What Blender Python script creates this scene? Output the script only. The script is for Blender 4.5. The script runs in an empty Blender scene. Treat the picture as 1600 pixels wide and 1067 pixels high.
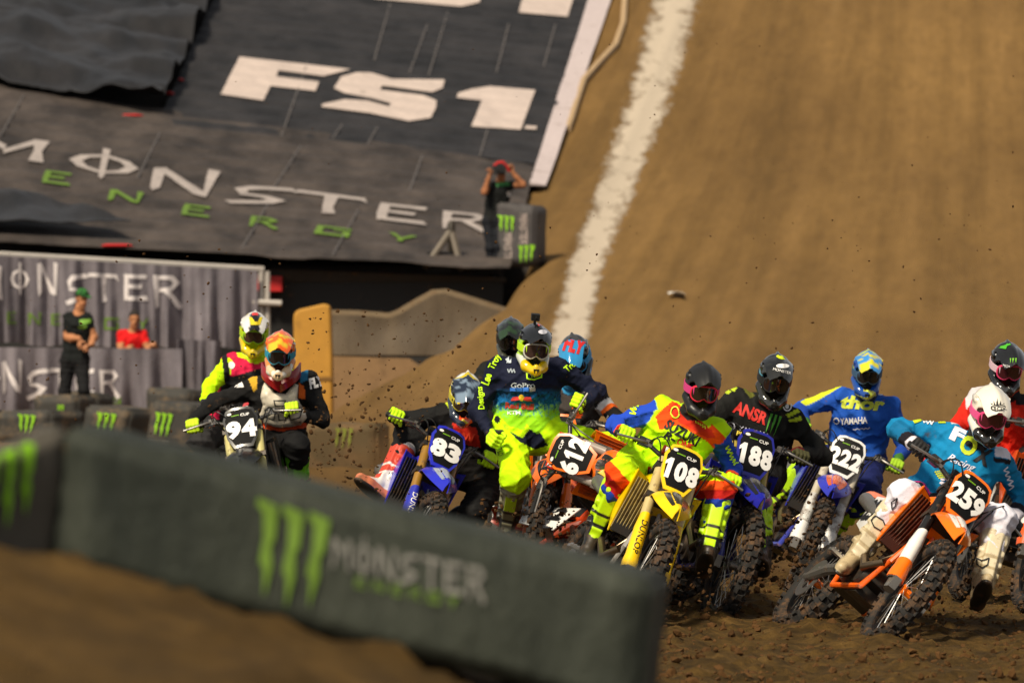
import bpy, bmesh, math, random
import numpy as np
from mathutils import Vector, Matrix
from mathutils.bvhtree import BVHTree

random.seed(4)
RNG = np.random.default_rng(7)
PI = math.pi
R = math.radians
scene = bpy.context.scene
COL = scene.collection

# ------------------------------------------------------------------ camera
F = 7200.0                      # focal length in pixels of a 1600 px wide frame
CX, CY = 800.0, 533.5
CAM = np.array([0.0, 0.0, 1.4])
TILT = math.atan((585 - CY) / F)
FW = np.array([0, math.cos(TILT), math.sin(TILT)])
UP = np.array([0, -math.sin(TILT), math.cos(TILT)])
RT = np.array([1.0, 0, 0])
cam = bpy.data.objects.new('camera', bpy.data.cameras.new('camera'))
COL.objects.link(cam)
cam.location = CAM
cam.rotation_euler = (PI / 2 + TILT, 0, 0)
cam.data.sensor_width = 36
cam.data.lens = F / 1600 * 36
cam.data.clip_start = 0.5
cam.data.clip_end = 1000
cam.data.dof.use_dof = True
cam.data.dof.focus_distance = 26.6
cam.data.dof.aperture_fstop = 4.2
scene.camera = cam

# ------------------------------------------------------------------ light
SUN_DIR = Vector((-0.42, -0.72, 0.92)).normalized()      # towards the light bank
world = bpy.data.worlds.new('World')
scene.world = world
world.use_nodes = True
wn = world.node_tree
sky = wn.nodes.new('ShaderNodeTexSky')
sky.sky_type = 'NISHITA'
sky.sun_disc = False
sky.sun_elevation = math.asin(SUN_DIR.z)
sky.sun_rotation = math.atan2(SUN_DIR.x, SUN_DIR.y)
hs = wn.nodes.new('ShaderNodeHueSaturation')
hs.inputs['Saturation'].default_value = 0.12
wn.links.new(sky.outputs[0], hs.inputs['Color'])
wn.links.new(hs.outputs[0], wn.nodes['Background'].inputs[0])
wn.nodes['Background'].inputs[1].default_value = 0.078
sun = bpy.data.objects.new('sun', bpy.data.lights.new('sun', 'SUN'))
COL.objects.link(sun)
sun.data.energy = 4.6
sun.data.angle = R(9)
sun.data.color = (1.0, 0.88, 0.68)
sun.rotation_euler = SUN_DIR.to_track_quat('Z', 'Y').to_euler()
vs = scene.view_settings
vs.view_transform = 'Standard'
vs.look = 'None'
vs.exposure = 0.12
vs.gamma = 1.0
vs.use_curve_mapping = False


# ------------------------------------------------------------------ helpers
def lin(c):
    c = np.asarray(c, float) / 255.0
    return tuple(np.where(c <= 0.04045, c / 12.92, ((c + 0.055) / 1.055) ** 2.4))


def pix(px, py, D):
    """a pixel of the photograph and a distance -> the place in the world"""
    return CAM + D * (FW + RT * ((px - CX) / F) + UP * ((CY - py) / F))


def to_px(V):
    d = np.asarray(V) - CAM
    z = d @ FW
    return CX + F * d[..., 0] / z, CY - F * (d @ UP) / z


def unit(v):
    v = np.asarray(v, float)
    return v / (np.linalg.norm(v) + 1e-12)


def vnoise(P, seed=0):
    """value noise in [-1,1] on an (N,3) array"""
    P = np.asarray(P, float)
    i = np.floor(P).astype(np.int64)
    f = P - i
    f = f * f * (3 - 2 * f)
    out = np.zeros(len(P))
    for dx in (0, 1):
        for dy in (0, 1):
            for dz in (0, 1):
                h = (i[:, 0] + dx) * 374761393 + (i[:, 1] + dy) * 668265263 + (i[:, 2] + dz) * 2147483647 + seed * 974634
                h = (h ^ (h >> 13)) * 1274126177
                h = (h ^ (h >> 16)) & 0xffff
                w = (f[:, 0] if dx else 1 - f[:, 0]) * (f[:, 1] if dy else 1 - f[:, 1]) * (f[:, 2] if dz else 1 - f[:, 2])
                out += w * (h / 32767.5 - 1)
    return out


def fbm(P, octs=4, seed=0):
    a, s, out = 1.0, 1.0, 0
    for o in range(octs):
        out = out + a * vnoise(np.asarray(P) * s + 17.3 * o, seed + o)
        a *= 0.5
        s *= 2.03
    return out


MATS = {}


def nodes_of(m):
    m.use_nodes = True
    nt = m.node_tree
    return nt, nt.nodes, nt.links, nt.nodes['Principled BSDF']


def mat(name, col, rough=0.5, metal=0.0, dirt=0.0, bump=0.0, bscale=60, coat=0.0, dcol=(92, 66, 40), attr=False,
        vary=0.10, spec=0.5, dscale=9.0):
    """procedural material: colour (or the 'col' attribute), soft variation, mud spatter, fine relief"""
    if name in MATS:
        return MATS[name]
    m = bpy.data.materials.new(name)
    nt, N, L, b = nodes_of(m)
    tc = N.new('ShaderNodeTexCoord')
    if attr:
        src = N.new('ShaderNodeVertexColor')
        src.layer_name = 'col'
        base = src.outputs['Color']
    else:
        src = N.new('ShaderNodeRGB')
        src.outputs[0].default_value = (*lin(col), 1)
        base = src.outputs[0]
    n1 = N.new('ShaderNodeTexNoise')
    n1.inputs['Scale'].default_value = 7
    n1.inputs['Detail'].default_value = 5
    L.new(tc.outputs['Object'], n1.inputs['Vector'])
    mr = N.new('ShaderNodeMapRange')
    mr.inputs['From Min'].default_value = 0.3
    mr.inputs['From Max'].default_value = 0.7
    mr.inputs['To Min'].default_value = 1 - vary
    mr.inputs['To Max'].default_value = 1 + vary * 0.5
    L.new(n1.outputs['Fac'], mr.inputs['Value'])
    mul = N.new('ShaderNodeVectorMath')
    mul.operation = 'SCALE'
    L.new(base, mul.inputs[0])
    L.new(mr.outputs[0], mul.inputs['Scale'])
    out = mul.outputs[0]
    rough_out = None
    if dirt > 0:
        n2 = N.new('ShaderNodeTexNoise')
        n2.inputs['Scale'].default_value = dscale
        n2.inputs['Detail'].default_value = 8
        n2.inputs['Roughness'].default_value = 0.72
        L.new(tc.outputs['Object'], n2.inputs['Vector'])
        rp = N.new('ShaderNodeMapRange')
        rp.inputs['From Min'].default_value = 0.66 - 0.3 * dirt
        rp.inputs['From Max'].default_value = 0.78 - 0.2 * dirt
        L.new(n2.outputs['Fac'], rp.inputs['Value'])
        mx = N.new('ShaderNodeMix')
        mx.data_type = 'RGBA'
        L.new(rp.outputs[0], mx.inputs['Factor'])
        L.new(out, mx.inputs['A'])
        mx.inputs['B'].default_value = (*lin(dcol), 1)
        out = mx.outputs['Result']
        rr = N.new('ShaderNodeMapRange')
        rr.inputs['To Min'].default_value = rough
        rr.inputs['To Max'].default_value = 0.9
        L.new(rp.outputs[0], rr.inputs['Value'])
        rough_out = rr.outputs[0]
    L.new(out, b.inputs['Base Color'])
    b.inputs['Roughness'].default_value = rough
    if rough_out:
        L.new(rough_out, b.inputs['Roughness'])
    b.inputs['Metallic'].default_value = metal
    b.inputs['Specular IOR Level'].default_value = spec
    b.inputs['Coat Weight'].default_value = coat
    b.inputs['Coat Roughness'].default_value = 0.08
    if bump > 0:
        n3 = N.new('ShaderNodeTexNoise')
        n3.inputs['Scale'].default_value = bscale
        n3.inputs['Detail'].default_value = 3
        L.new(tc.outputs['Object'], n3.inputs['Vector'])
        bp = N.new('ShaderNodeBump')
        bp.inputs['Strength'].default_value = bump
        bp.inputs['Distance'].default_value = 0.01
        L.new(n3.outputs['Fac'], bp.inputs['Height'])
        L.new(bp.outputs[0], b.inputs['Normal'])
    MATS[name] = m
    return m


def new_mesh(name, V, Fc, smooth=True):
    me = bpy.data.meshes.new(name)
    me.from_pydata([tuple(v) for v in np.asarray(V, float)], [], [tuple(int(i) for i in f) for f in Fc])
    if smooth:
        me.shade_smooth()
    me.update()
    return me


def link(name, me, material=None, parent=None, world_space=False):
    """link a mesh as one object; world_space: the vertices are already in world coordinates"""
    o = bpy.data.objects.new(name, me)
    COL.objects.link(o)
    if material is not None and me is not None and not me.materials:
        me.materials.append(material)
    if parent is not None:
        o.parent = parent
        if world_space:
            M = parent.matrix_basis.copy()
            p = parent
            while p.parent is not None:
                M = p.parent.matrix_basis @ p.matrix_parent_inverse @ M
                p = p.parent
            o.matrix_parent_inverse = M.inverted()
    return o


def thing(name, label, cat, loc=(0, 0, 0), group=None, M=None):
    o = bpy.data.objects.new(name, None)
    o.empty_display_size = 0.1
    COL.objects.link(o)
    o.matrix_basis = M if M is not None else Matrix.Translation(Vector(loc))
    return tag(o, label, cat, group)


def tag(o, label, cat, group=None):
    o['label'] = label
    o['category'] = cat
    if group:
        o['group'] = group
    return o


def structure(o, kind='structure'):
    o['kind'] = kind
    return o


class MB:
    """collects shapes into one mesh"""
    def __init__(s):
        s.v, s.f, s.mi, s.cur = [], [], [], 0

    def add(s, V, Fc):
        n = len(s.v)
        s.v += [tuple(map(float, p)) for p in V]
        s.f += [tuple(i + n for i in f) for f in Fc]
        s.mi += [s.cur] * len(Fc)
        return s

    def box(s, c, h, M=None):
        V = np.array([[x, y, z] for x in (-1, 1) for y in (-1, 1) for z in (-1, 1)], float) * np.array(h)
        if M is not None:
            V = V @ np.array(M).T
        return s.add(V + np.array(c), [(0, 1, 3, 2), (4, 6, 7, 5), (0, 4, 5, 1), (2, 3, 7, 6), (0, 2, 6, 4), (1, 5, 7, 3)])

    def tube(s, pts, rad, n=8, cap=True):
        pts = [np.asarray(p, float) for p in pts]
        if np.isscalar(rad):
            rad = [rad] * len(pts)
        V, Fc = [], []
        ref = np.array([0.13, 0.31, 0.94])
        for i, p in enumerate(pts):
            d = unit(pts[min(i + 1, len(pts) - 1)] - pts[max(i - 1, 0)])
            a = unit(np.cross(d, ref))
            b = np.cross(d, a)
            for k in range(n):
                t = 2 * PI * k / n
                V.append(p + rad[i] * (math.cos(t) * a + math.sin(t) * b))
        for i in range(len(pts) - 1):
            for k in range(n):
                Fc.append((i * n + k, i * n + (k + 1) % n, (i + 1) * n + (k + 1) % n, (i + 1) * n + k))
        if cap:
            Fc.append(tuple(range(n))[::-1])
            Fc.append(tuple(range((len(pts) - 1) * n, len(pts) * n)))
        return s.add(V, Fc)

    def loft(s, rings, closed=True):
        n = len(rings[0])
        V = [p for r in rings for p in r]
        Fc = [(i * n + k, i * n + (k + 1) % n, (i + 1) * n + (k + 1) % n, (i + 1) * n + k)
              for i in range(len(rings) - 1) for k in range(n)]
        if closed:
            Fc += [tuple(range(n))[::-1], tuple(range((len(rings) - 1) * n, len(rings) * n))]
        return s.add(V, Fc)

    def lathe_y(s, prof, n=32, c=(0, 0, 0)):
        """profile (r, y) turned round the Y axis, closed profile"""
        m = len(prof)
        V = [(c[0] + r * math.cos(2 * PI * k / n), c[1] + y, c[2] + r * math.sin(2 * PI * k / n)) for k in range(n) for r, y in prof]
        Fc = [(k * m + i, k * m + (i + 1) % m, ((k + 1) % n) * m + (i + 1) % m, ((k + 1) % n) * m + i)
              for k in range(n) for i in range(m)]
        return s.add(V, Fc)

    def sheet(s, G, th):
        """a grid of points as a plate with thickness"""
        G = np.asarray(G, float)
        a, b = G.shape[:2]
        du = np.gradient(G, axis=0)
        dv = np.gradient(G, axis=1)
        nn = np.cross(du, dv)
        nn /= np.linalg.norm(nn, axis=2, keepdims=True) + 1e-12
        T = (G + nn * th / 2).reshape(-1, 3)
        B = (G - nn * th / 2).reshape(-1, 3)
        n = a * b
        Fc = []
        for i in range(a - 1):
            for j in range(b - 1):
                q = (i * b + j, (i + 1) * b + j, (i + 1) * b + j + 1, i * b + j + 1)
                Fc.append(q)
                Fc.append(tuple(x + n for x in q[::-1]))
        rim = [i * b for i in range(a)] + [(a - 1) * b + j for j in range(1, b)] + [i * b + b - 1 for i in range(a - 2, -1, -1)] + [j for j in range(b - 2, 0, -1)]
        for k in range(len(rim)):
            p, q = rim[k], rim[(k + 1) % len(rim)]
            Fc.append((q, p, p + n, q + n))
        return s.add(np.vstack([T, B]), Fc)

    def prism(s, outline, th, Mx):
        """2-D outline (u,v) extruded by th along w; Mx maps (u,v,w)"""
        n = len(outline)
        V = [Mx(u, v, 0) for u, v in outline] + [Mx(u, v, th) for u, v in outline]
        Fc = [tuple(range(n))[::-1], tuple(range(n, 2 * n))] + [(k, (k + 1) % n, (k + 1) % n + n, k + n) for k in range(n)]
        return s.add(V, Fc)

    def mesh(s, name, smooth=True):
        me = new_mesh(name, s.v, s.f, smooth)
        if any(s.mi):
            me.polygons.foreach_set('material_index', s.mi)
        if smooth:
            me.set_sharp_from_angle(angle=R(38))
        return me

    def build(s, name, material, parent=None, smooth=True, world_space=False):
        return link(name, s.mesh(name, smooth), material, parent, world_space)


# ------------------------------------------------------------------ implicit surfaces (bodies, helmets, boots, gloves)
def cone(P, a, b, r1, r2):
    a = np.asarray(a, np.float32)
    ba = np.asarray(b, np.float32) - a
    pa = P - a
    t = np.clip((pa @ ba) / (ba @ ba + 1e-9), 0, 1)
    return np.linalg.norm(pa - t[:, None] * ba, axis=1) - (r1 + (r2 - r1) * t), t


def evalp(p, P):
    if p[0] == 'c':
        return cone(P, *p[1:5])[0]
    if p[0] == 'e':
        q = (P - np.asarray(p[1], np.float32)) / np.asarray(p[2], np.float32)
        k0 = np.linalg.norm(q, axis=1)
        k1 = np.linalg.norm(q / np.asarray(p[2], np.float32), axis=1) + 1e-9
        return k0 * (k0 - 1) / k1
    if p[0] == 'b':
        q = P - np.asarray(p[1], np.float32)
        if len(p) > 4:
            q = q @ np.asarray(p[4], np.float32)
        q = np.abs(q) - (np.asarray(p[2], np.float32) - p[3])
        return np.linalg.norm(np.maximum(q, 0), axis=1) + np.minimum(q.max(axis=1), 0) - p[3]


def field(prims, P, k, warp=None):
    d = None
    for p in prims:
        op = '+'
        if p[0] in '-&':
            op, p = p[0], p[1:]
        e = evalp(p, P)
        if d is None:
            d = e
        elif op == '+':
            h = np.clip(0.5 + 0.5 * (d - e) / k, 0, 1)
            d = d * (1 - h) + e * h - k * h * (1 - h)
        else:
            e = -e if op == '-' else e
            kk = k * 0.5
            h = np.clip(0.5 - 0.5 * (d - e) / kk, 0, 1)
            d = d * (1 - h) + e * h + kk * h * (1 - h)
    if warp is not None:
        d = d + warp(P)
    return d


def surface(prims, lo, hi, h, k, warp=None):
    """surface nets on a narrow band"""
    lo = np.asarray(lo, float)
    hi = np.asarray(hi, float)
    B = 4
    nb = np.ceil((hi - lo) / (h * B)).astype(int)
    n = nb * B
    ci = np.stack(np.meshgrid(*[np.arange(q) for q in nb], indexing='ij'), -1).reshape(-1, 3)
    cc = (lo + (ci + 0.5) * h * B).astype(np.float32)
    dc = field(prims, cc, k, warp)
    act = np.abs(dc) < h * B * 1.25
    G = np.repeat(np.repeat(np.repeat(dc.reshape(nb), B, 0), B, 1), B, 2).astype(np.float32)
    off = np.stack(np.meshgrid(*[np.arange(B)] * 3, indexing='ij'), -1).reshape(-1, 3)
    fi = (ci[act][:, None, :] * B + off[None]).reshape(-1, 3)
    G[fi[:, 0], fi[:, 1], fi[:, 2]] = field(prims, (lo + (fi + 0.5) * h).astype(np.float32), k, warp)
    S = G < 0
    cnt = np.zeros(n - 1, np.int8)
    for o in np.ndindex(2, 2, 2):
        cnt += S[o[0]:n[0] - 1 + o[0], o[1]:n[1] - 1 + o[1], o[2]:n[2] - 1 + o[2]]
    cells = np.argwhere((cnt > 0) & (cnt < 8))
    idx = -np.ones(n - 1, np.int64)
    idx[cells[:, 0], cells[:, 1], cells[:, 2]] = np.arange(len(cells))
    acc = np.zeros((len(cells), 3))
    num = np.zeros(len(cells))
    corners = list(np.ndindex(2, 2, 2))
    vals = {c: G[cells[:, 0] + c[0], cells[:, 1] + c[1], cells[:, 2] + c[2]] for c in corners}
    for c in corners:
        for ax in range(3):
            if c[ax] == 0:
                c2 = tuple(1 if i == ax else c[i] for i in range(3))
                a, b = vals[c], vals[c2]
                m = (a < 0) != (b < 0)
                t = np.where(m, a / np.where(m, a - b, 1), 0)
                pt = np.zeros((len(cells), 3)) + np.array(c)
                pt[:, ax] += t
                acc += pt * m[:, None]
                num += m
    V = lo + (cells + acc / num[:, None] + 0.5) * h
    quads = []
    for ax in range(3):
        s0 = [slice(1, n[i] - 1) for i in range(3)]
        s0[ax] = slice(0, n[ax] - 1)
        s1 = list(s0)
        s1[ax] = slice(1, n[ax])
        A, Bq = S[tuple(s0)], S[tuple(s1)]
        e = np.argwhere(A != Bq)
        if not len(e):
            continue
        ins = A[e[:, 0], e[:, 1], e[:, 2]]
        base = e + np.array([0 if i == ax else 1 for i in range(3)])
        u, w = [(1, 2), (2, 0), (0, 1)][ax]
        q = []
        for du, dw in ((0, 0), (-1, 0), (-1, -1), (0, -1)):
            t = base.copy()
            t[:, u] += du
            t[:, w] += dw
            q.append(idx[t[:, 0], t[:, 1], t[:, 2]])
        q = np.stack(q, 1)
        q[~ins] = q[~ins][:, ::-1]
        quads.append(q)
    Q = np.vstack(quads)
    Q = Q[(Q >= 0).all(1)]
    return V, Q


def set_col(me, cols):
    a = me.color_attributes.new('col', 'FLOAT_COLOR', 'POINT')
    c = np.ones((len(me.vertices), 4), np.float32)
    c[:, :3] = cols
    a.data.foreach_set('color', c.ravel())


def in_poly(x, y, poly):
    ins = np.zeros(len(x), bool)
    j = len(poly) - 1
    for i in range(len(poly)):
        xi, yi = poly[i]
        xj, yj = poly[j]
        ins ^= ((yi > y) != (yj > y)) & (x < (xj - xi) * (y - yi) / (yj - yi + 1e-12) + xi)
        j = i
    return ins


# ------------------------------------------------------------------ flat print: lettering and marks laid onto surfaces
TXT = {}


def text2d(s, bold=0.0, shear=0.0):
    """glyph outlines as triangles, scaled to the unit box; also returns the aspect"""
    key = (s, bold, shear)
    if key in TXT:
        return TXT[key]
    cu = bpy.data.curves.new('lettering', 'FONT')
    cu.body = s
    cu.offset = bold
    cu.shear = shear
    cu.resolution_u = 3
    o = bpy.data.objects.new('lettering', cu)
    COL.objects.link(o)
    dg = bpy.context.evaluated_depsgraph_get()
    me = bpy.data.meshes.new_from_object(o.evaluated_get(dg))
    V = np.array([v.co[:2] for v in me.vertices])
    me.calc_loop_triangles()
    T = [tuple(t.vertices) for t in me.loop_triangles]
    bpy.data.objects.remove(o)
    bpy.data.curves.remove(cu)
    bpy.data.meshes.remove(me)
    mn, mx = V.min(0), V.max(0)
    res = ((V - mn) / (mx - mn), T, (mx[0] - mn[0]) / (mx[1] - mn[1]))
    TXT[key] = res
    return res


def refine(V, T, maxlen, it=4):
    """triangulate outlines / split long edges so the print can follow a curved surface"""
    bm = bmesh.new()
    vs_ = [bm.verts.new((p[0], p[1], 0)) for p in V]
    for f in T:
        try:
            bm.faces.new([vs_[i] for i in f])
        except ValueError:
            pass
    bm.normal_update()
    bmesh.ops.triangulate(bm, faces=bm.faces[:])
    for _ in range(it):
        es = [e for e in bm.edges if e.calc_length() > maxlen]
        if not es:
            break
        bmesh.ops.subdivide_edges(bm, edges=es, cuts=1)
        bmesh.ops.triangulate(bm, faces=[f for f in bm.faces if len(f.verts) > 3])
    bm.verts.index_update()
    V2 = np.array([v.co[:2] for v in bm.verts]).reshape(-1, 2)
    T2 = [tuple(v.index for v in f.verts) for f in bm.faces]
    bm.free()
    return V2, T2


def text_px(s, cx, cy, w, h, rot=0, bold=0.0, shear=0.0):
    V, T, _ = text2d(s, bold, shear)
    c, n = math.cos(R(rot)), math.sin(R(rot))       # rot: clockwise on the picture
    x = (V[:, 0] - 0.5) * w
    y = -(V[:, 1] - 0.5) * h
    return np.stack([cx + c * x - n * y, cy + n * x + c * y], 1), T


def quad_map(V, q):
    """unit box -> quad (top-left, top-right, bottom-right, bottom-left)"""
    q = np.asarray(q, float)
    u = np.asarray(V)[:, :1]
    v = 1 - np.asarray(V)[:, 1:2]
    return (1 - v) * ((1 - u) * q[0] + u * q[1]) + v * ((1 - u) * q[3] + u * q[2])


def bvh_of(me, M=None):
    V = [(M @ v.co) if M is not None else v.co.copy() for v in me.vertices]
    return BVHTree.FromPolygons(V, [tuple(p.vertices) for p in me.polygons])


def lay(V, T, bvh, off, maxlen=4.0, maxdist=400, jump=True):
    """lay a flat print (in picture coordinates) onto a surface along the line of sight; it then belongs to that surface"""
    V, T = refine(V, T, maxlen)
    out = np.zeros((len(V), 3))
    ok = np.zeros(len(V), bool)
    o = Vector(CAM)
    for i, (x, y) in enumerate(V):
        d = Vector(pix(x, y, 1.0) - CAM).normalized()
        hit, nrm, _, dist = bvh.ray_cast(o, d, maxdist)
        if hit is not None:
            if nrm.dot(d) > 0:
                nrm = -nrm
            out[i] = hit + nrm * off
            ok[i] = True
    T = [t for t in T if ok[list(t)].all()]
    if not jump:
        return out, T
    # drop triangles that jump over a depth edge
    keep = []
    for t in T:
        p = out[list(t)]
        if max(np.linalg.norm(p[0] - p[1]), np.linalg.norm(p[1] - p[2]), np.linalg.norm(p[0] - p[2])) < 0.02 * maxlen * max(1, np.linalg.norm(p[0]) / 28):
            keep.append(t)
    return out, keep


def print_on(name, shapes, bvh, material, parent, off=0.004, maxlen=4.0, step=0.0, jump=True):
    if shapes and isinstance(shapes[0], list):
        return [print_on(name, sh, bvh, material, parent, off, maxlen, step, jump) for sh in shapes]
    mb = MB()
    for i, (V, T) in enumerate(shapes):
        P, T2 = lay(V, T, bvh, off + i * step, maxlen, jump=jump)
        mb.add(P, T2)
    me = new_mesh(name, mb.v, mb.f)
    bm = bmesh.new()
    bm.from_mesh(me)
    bmesh.ops.delete(bm, geom=[v for v in bm.verts if not v.link_faces], context='VERTS')
    bm.to_mesh(me)
    bm.free()
    return link(name, me, material, parent, True)


def poly(*pts):
    return np.array(pts, float), [tuple(range(len(pts)))]


CLAW = [[(0, 1), (.27, .96), (.25, .62), (.20, .55), (.23, .34), (.14, 0), (.11, .30), (.05, .36), (.10, .60), (.08, .86), (0, .92)]]


def claw(q):
    sh = []
    for k in range(3):
        V = np.array(CLAW[0]) * (1.05, 1) + (0.36 * k, 0)
        if k == 1:
            V[:, 1] = V[:, 1] * 1.06 - .06
        sh.append([(quad_map(V, q), [tuple(range(len(V)))])])
    return sh


# heavy broken capitals drawn as strokes
GLYPH = {
    'M': [[(.02, .92), (.16, 1), (.22, .9), (.2, .02), (.06, 0), (.1, .5)], [(.16, .86), (.5, .42), (.52, .62), (.24, 1)], [(.5, .42), (.80, 1), (.84, .8), (.52, .24)], [(.78, 1), (.97, .98), (.93, .5), (1, 0), (.82, .03), (.84, .5)]],
    'O': [[(.46, .94), (.16, .78), (.02, .5), (.14, .22), (.46, .04), (.46, .16), (.28, .28), (.2, .5), (.28, .7), (.46, .82)],
          [(.54, .94), (.84, .78), (.98, .5), (.86, .22), (.54, .04), (.54, .16), (.72, .28), (.8, .5), (.72, .7), (.54, .82)],
          [(.45, 1.25), (.55, 1.22), (.54, -.1), (.5, -.25), (.46, -.1)]],
    'N': [[(.02, .95), (.2, 1), (.2, .1), (.1, -.06), (.05, .1)], [(.18, 1), (.84, .18), (.86, 0), (.7, .05), (.16, .78)], [(.8, 1.05), (.98, 1), (.94, .5), (.9, 0), (.84, 0)]],
    'S': [[(.9, .98), (.3, .9), (.08, .7), (.16, .52), (.3, .56), (.28, .68), (.5, .78), (.98, .84)], [(.16, .52), (.62, .48), (.9, .34), (.72, .12), (.1, -.08), (0, .06), (.5, .2), (.62, .3), (.5, .38), (.2, .4)]],
    'T': [[(0, .82), (.06, 1), (.94, .98), (1, .72), (.9, .84), (.1, .86)], [(.42, .85), (.6, .85), (.58, .3), (.64, 0), (.46, -.05), (.44, .4)]],
    'E': [[(.08, 1), (.26, .98), (.25, .1), (.1, -.03), (.06, .4)], [(.22, .98), (.92, 1), (.9, .84), (.24, .84)], [(.23, .6), (.74, .62), (.72, .46), (.23, .46)], [(.22, .16), (.9, .2), (.98, .02), (.2, 0)]],
    'R': [[(.06, 1), (.24, .98), (.24, 0), (.14, -.08), (.1, .3)], [(.22, .98), (.7, 1), (.92, .78), (.66, .5), (.22, .44), (.22, .56), (.58, .62), (.7, .76), (.58, .86), (.22, .86)], [(.4, .5), (.58, .52), (1, .02), (.9, -.1), (.78, 0)]],
    'G': [[(.0, 0), (.0, 1), (.2, 1), (.2, 0)], [(.2, 1), (1, 1), (1, .8), (.2, .8)], [(.2, .2), (1, .2), (1, 0), (.2, 0)], [(.8, .5), (1, .5), (1, .2), (.8, .2)], [(.5, .6), (1, .6), (1, .5), (.5, .5)]],
    'Y': [[(0, 1), (.22, 1), (.58, .42), (.5, .3)], [(.78, 1), (1, 1), (.6, .35), (.46, .42)], [(.42, .4), (.6, .4), (.6, 0), (.42, 0)]],
}


def glyph(ch, q):
    return [(quad_map(np.array(st), q), [tuple(range(len(st)))]) for st in GLYPH[ch]]


# ================================================================== THE SETTING
# profile of the long dirt start ramp that comes down from the stands (distance, height)
GD = np.array([0, 34, 45, 54, 58, 65, 76, 90, 112, 150, 400.])
GZ = np.array([0, 0, .10, .42, .9, 1.8, 3.25, 5.6, 10.5, 19.5, 22.])
ED = np.array([0, 40, 54, 65, 76, 84, 110, 150, 400.])
EX = np.array([-9, -4.4, -2.2, -.73, .62, .75, 2.45, 5.2, 20.])


def ground_z(x, D, fine=True):
    x = np.asarray(x, float)
    D = np.asarray(D, float)
    g = np.interp(D, GD, GZ)
    e = np.interp(D, ED, EX) + 0.25 * vnoise(np.stack([D * .5, D * 0, D * 0], -1).reshape(-1, 3), 5).reshape(D.shape)
    low = np.interp(D, [0, 36, 58, 70, 400], [0, 0, .42, .5, .5])
    wd = np.interp(D, [60, 74, 80], [2.2, 1.5, .8])
    sh = np.interp(D, [76, 82], [0, .5])
    w = np.clip((x - (e - sh - wd)) / wd, 0, 1)
    w = w * w * (3 - 2 * w)
    z = low * (1 - w) + g * w
    # berm in the foreground, under the foam blocks
    crest = np.interp(x, [-6, -.9, -.2, .25, .7, 1.6], [1.16, 1.055, .825, .64, .26, 0])
    z = z + crest * np.exp(-np.abs((D - 8.9) / 2.6) ** 3)
    if fine:
        P = np.stack([x, D, x * 0], -1).reshape(-1, 3)
        r = fbm(P * (.5, .35, 1), 3, 2).reshape(x.shape) * .03
        r = r + fbm(P * (2.6, 2.2, 1), 3, 9).reshape(x.shape) * .016
        cl = fbm(P * (13, 12, 1), 2, 11).reshape(x.shape)
        r = r + np.maximum(cl - .25, 0) * .035 + cl * .008
        up = np.clip((D - 42) / 16, 0, 1)
        xr = x - .097 * (D - 80)
        Pt = np.stack([xr * 1.7, D * .045, x * 0], -1).reshape(-1, 3)
        tracks = fbm(Pt, 3, 23).reshape(x.shape) * .05 + vnoise(Pt * (3.1, 1.3, 1), 29).reshape(x.shape) * .022
        near = np.clip((D - 19) / 3, 0, 1) * np.clip((36 - D) / 5, 0, 1)
        Pn = np.stack([(x - .2 * D) * 2.6, D * .5, x * 0], -1).reshape(-1, 3)
        r = r + near * fbm(Pn, 2, 37).reshape(x.shape) * .028
        r = r * (1 - .88 * up) + tracks * .8 * up
        z = z + r
    return z


def gz(x, D):
    return float(ground_z(np.array([x]), np.array([D]), False)[0])


def axis_coords(parts):
    out = []
    for a, b, st in parts:
        out += list(np.arange(a, b, st))
    return np.array(out)


gx = axis_coords([(-90, -30, 10), (-30, -9, 1.5), (-9, -4, .3), (-4, 4.4, .045), (4.4, 10, .25), (10, 40, 2), (40, 121, 10)])
gd = axis_coords([(2, 6, .3), (6, 10.5, .06), (10.5, 20, .25), (20, 31, .045), (31, 45, .12), (45, 80, .22), (80, 118, .4), (118, 160, 2), (160, 401, 20)])
XX, DD = np.meshgrid(gx, gd, indexing='ij')
ZZ = ground_z(XX, DD)
na, nb_ = XX.shape
V = np.stack([XX, DD, ZZ], -1).reshape(-1, 3)
I = np.arange(na * nb_).reshape(na, nb_)
Q = np.stack([I[:-1, :-1], I[1:, :-1], I[1:, 1:], I[:-1, 1:]], -1).reshape(-1, 4)
me = bpy.data.meshes.new('ground')
me.vertices.add(len(V))
me.vertices.foreach_set('co', V.ravel())
me.loops.add(Q.size)
me.loops.foreach_set('vertex_index', Q.ravel().astype(np.int32))
me.polygons.add(len(Q))
me.polygons.foreach_set('loop_start', np.arange(0, Q.size, 4, dtype=np.int32))
me.polygons.foreach_set('loop_total', np.full(len(Q), 4, np.int32))
me.update(calc_edges=True)
me.shade_smooth()
at = me.attributes.new('dry', 'FLOAT', 'POINT')
dry = np.clip((DD - 36) / 22, 0, 1) * .9
dry = np.where(DD < 14, .25, dry)
at.data.foreach_set('value', dry.ravel().astype(np.float32))


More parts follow.
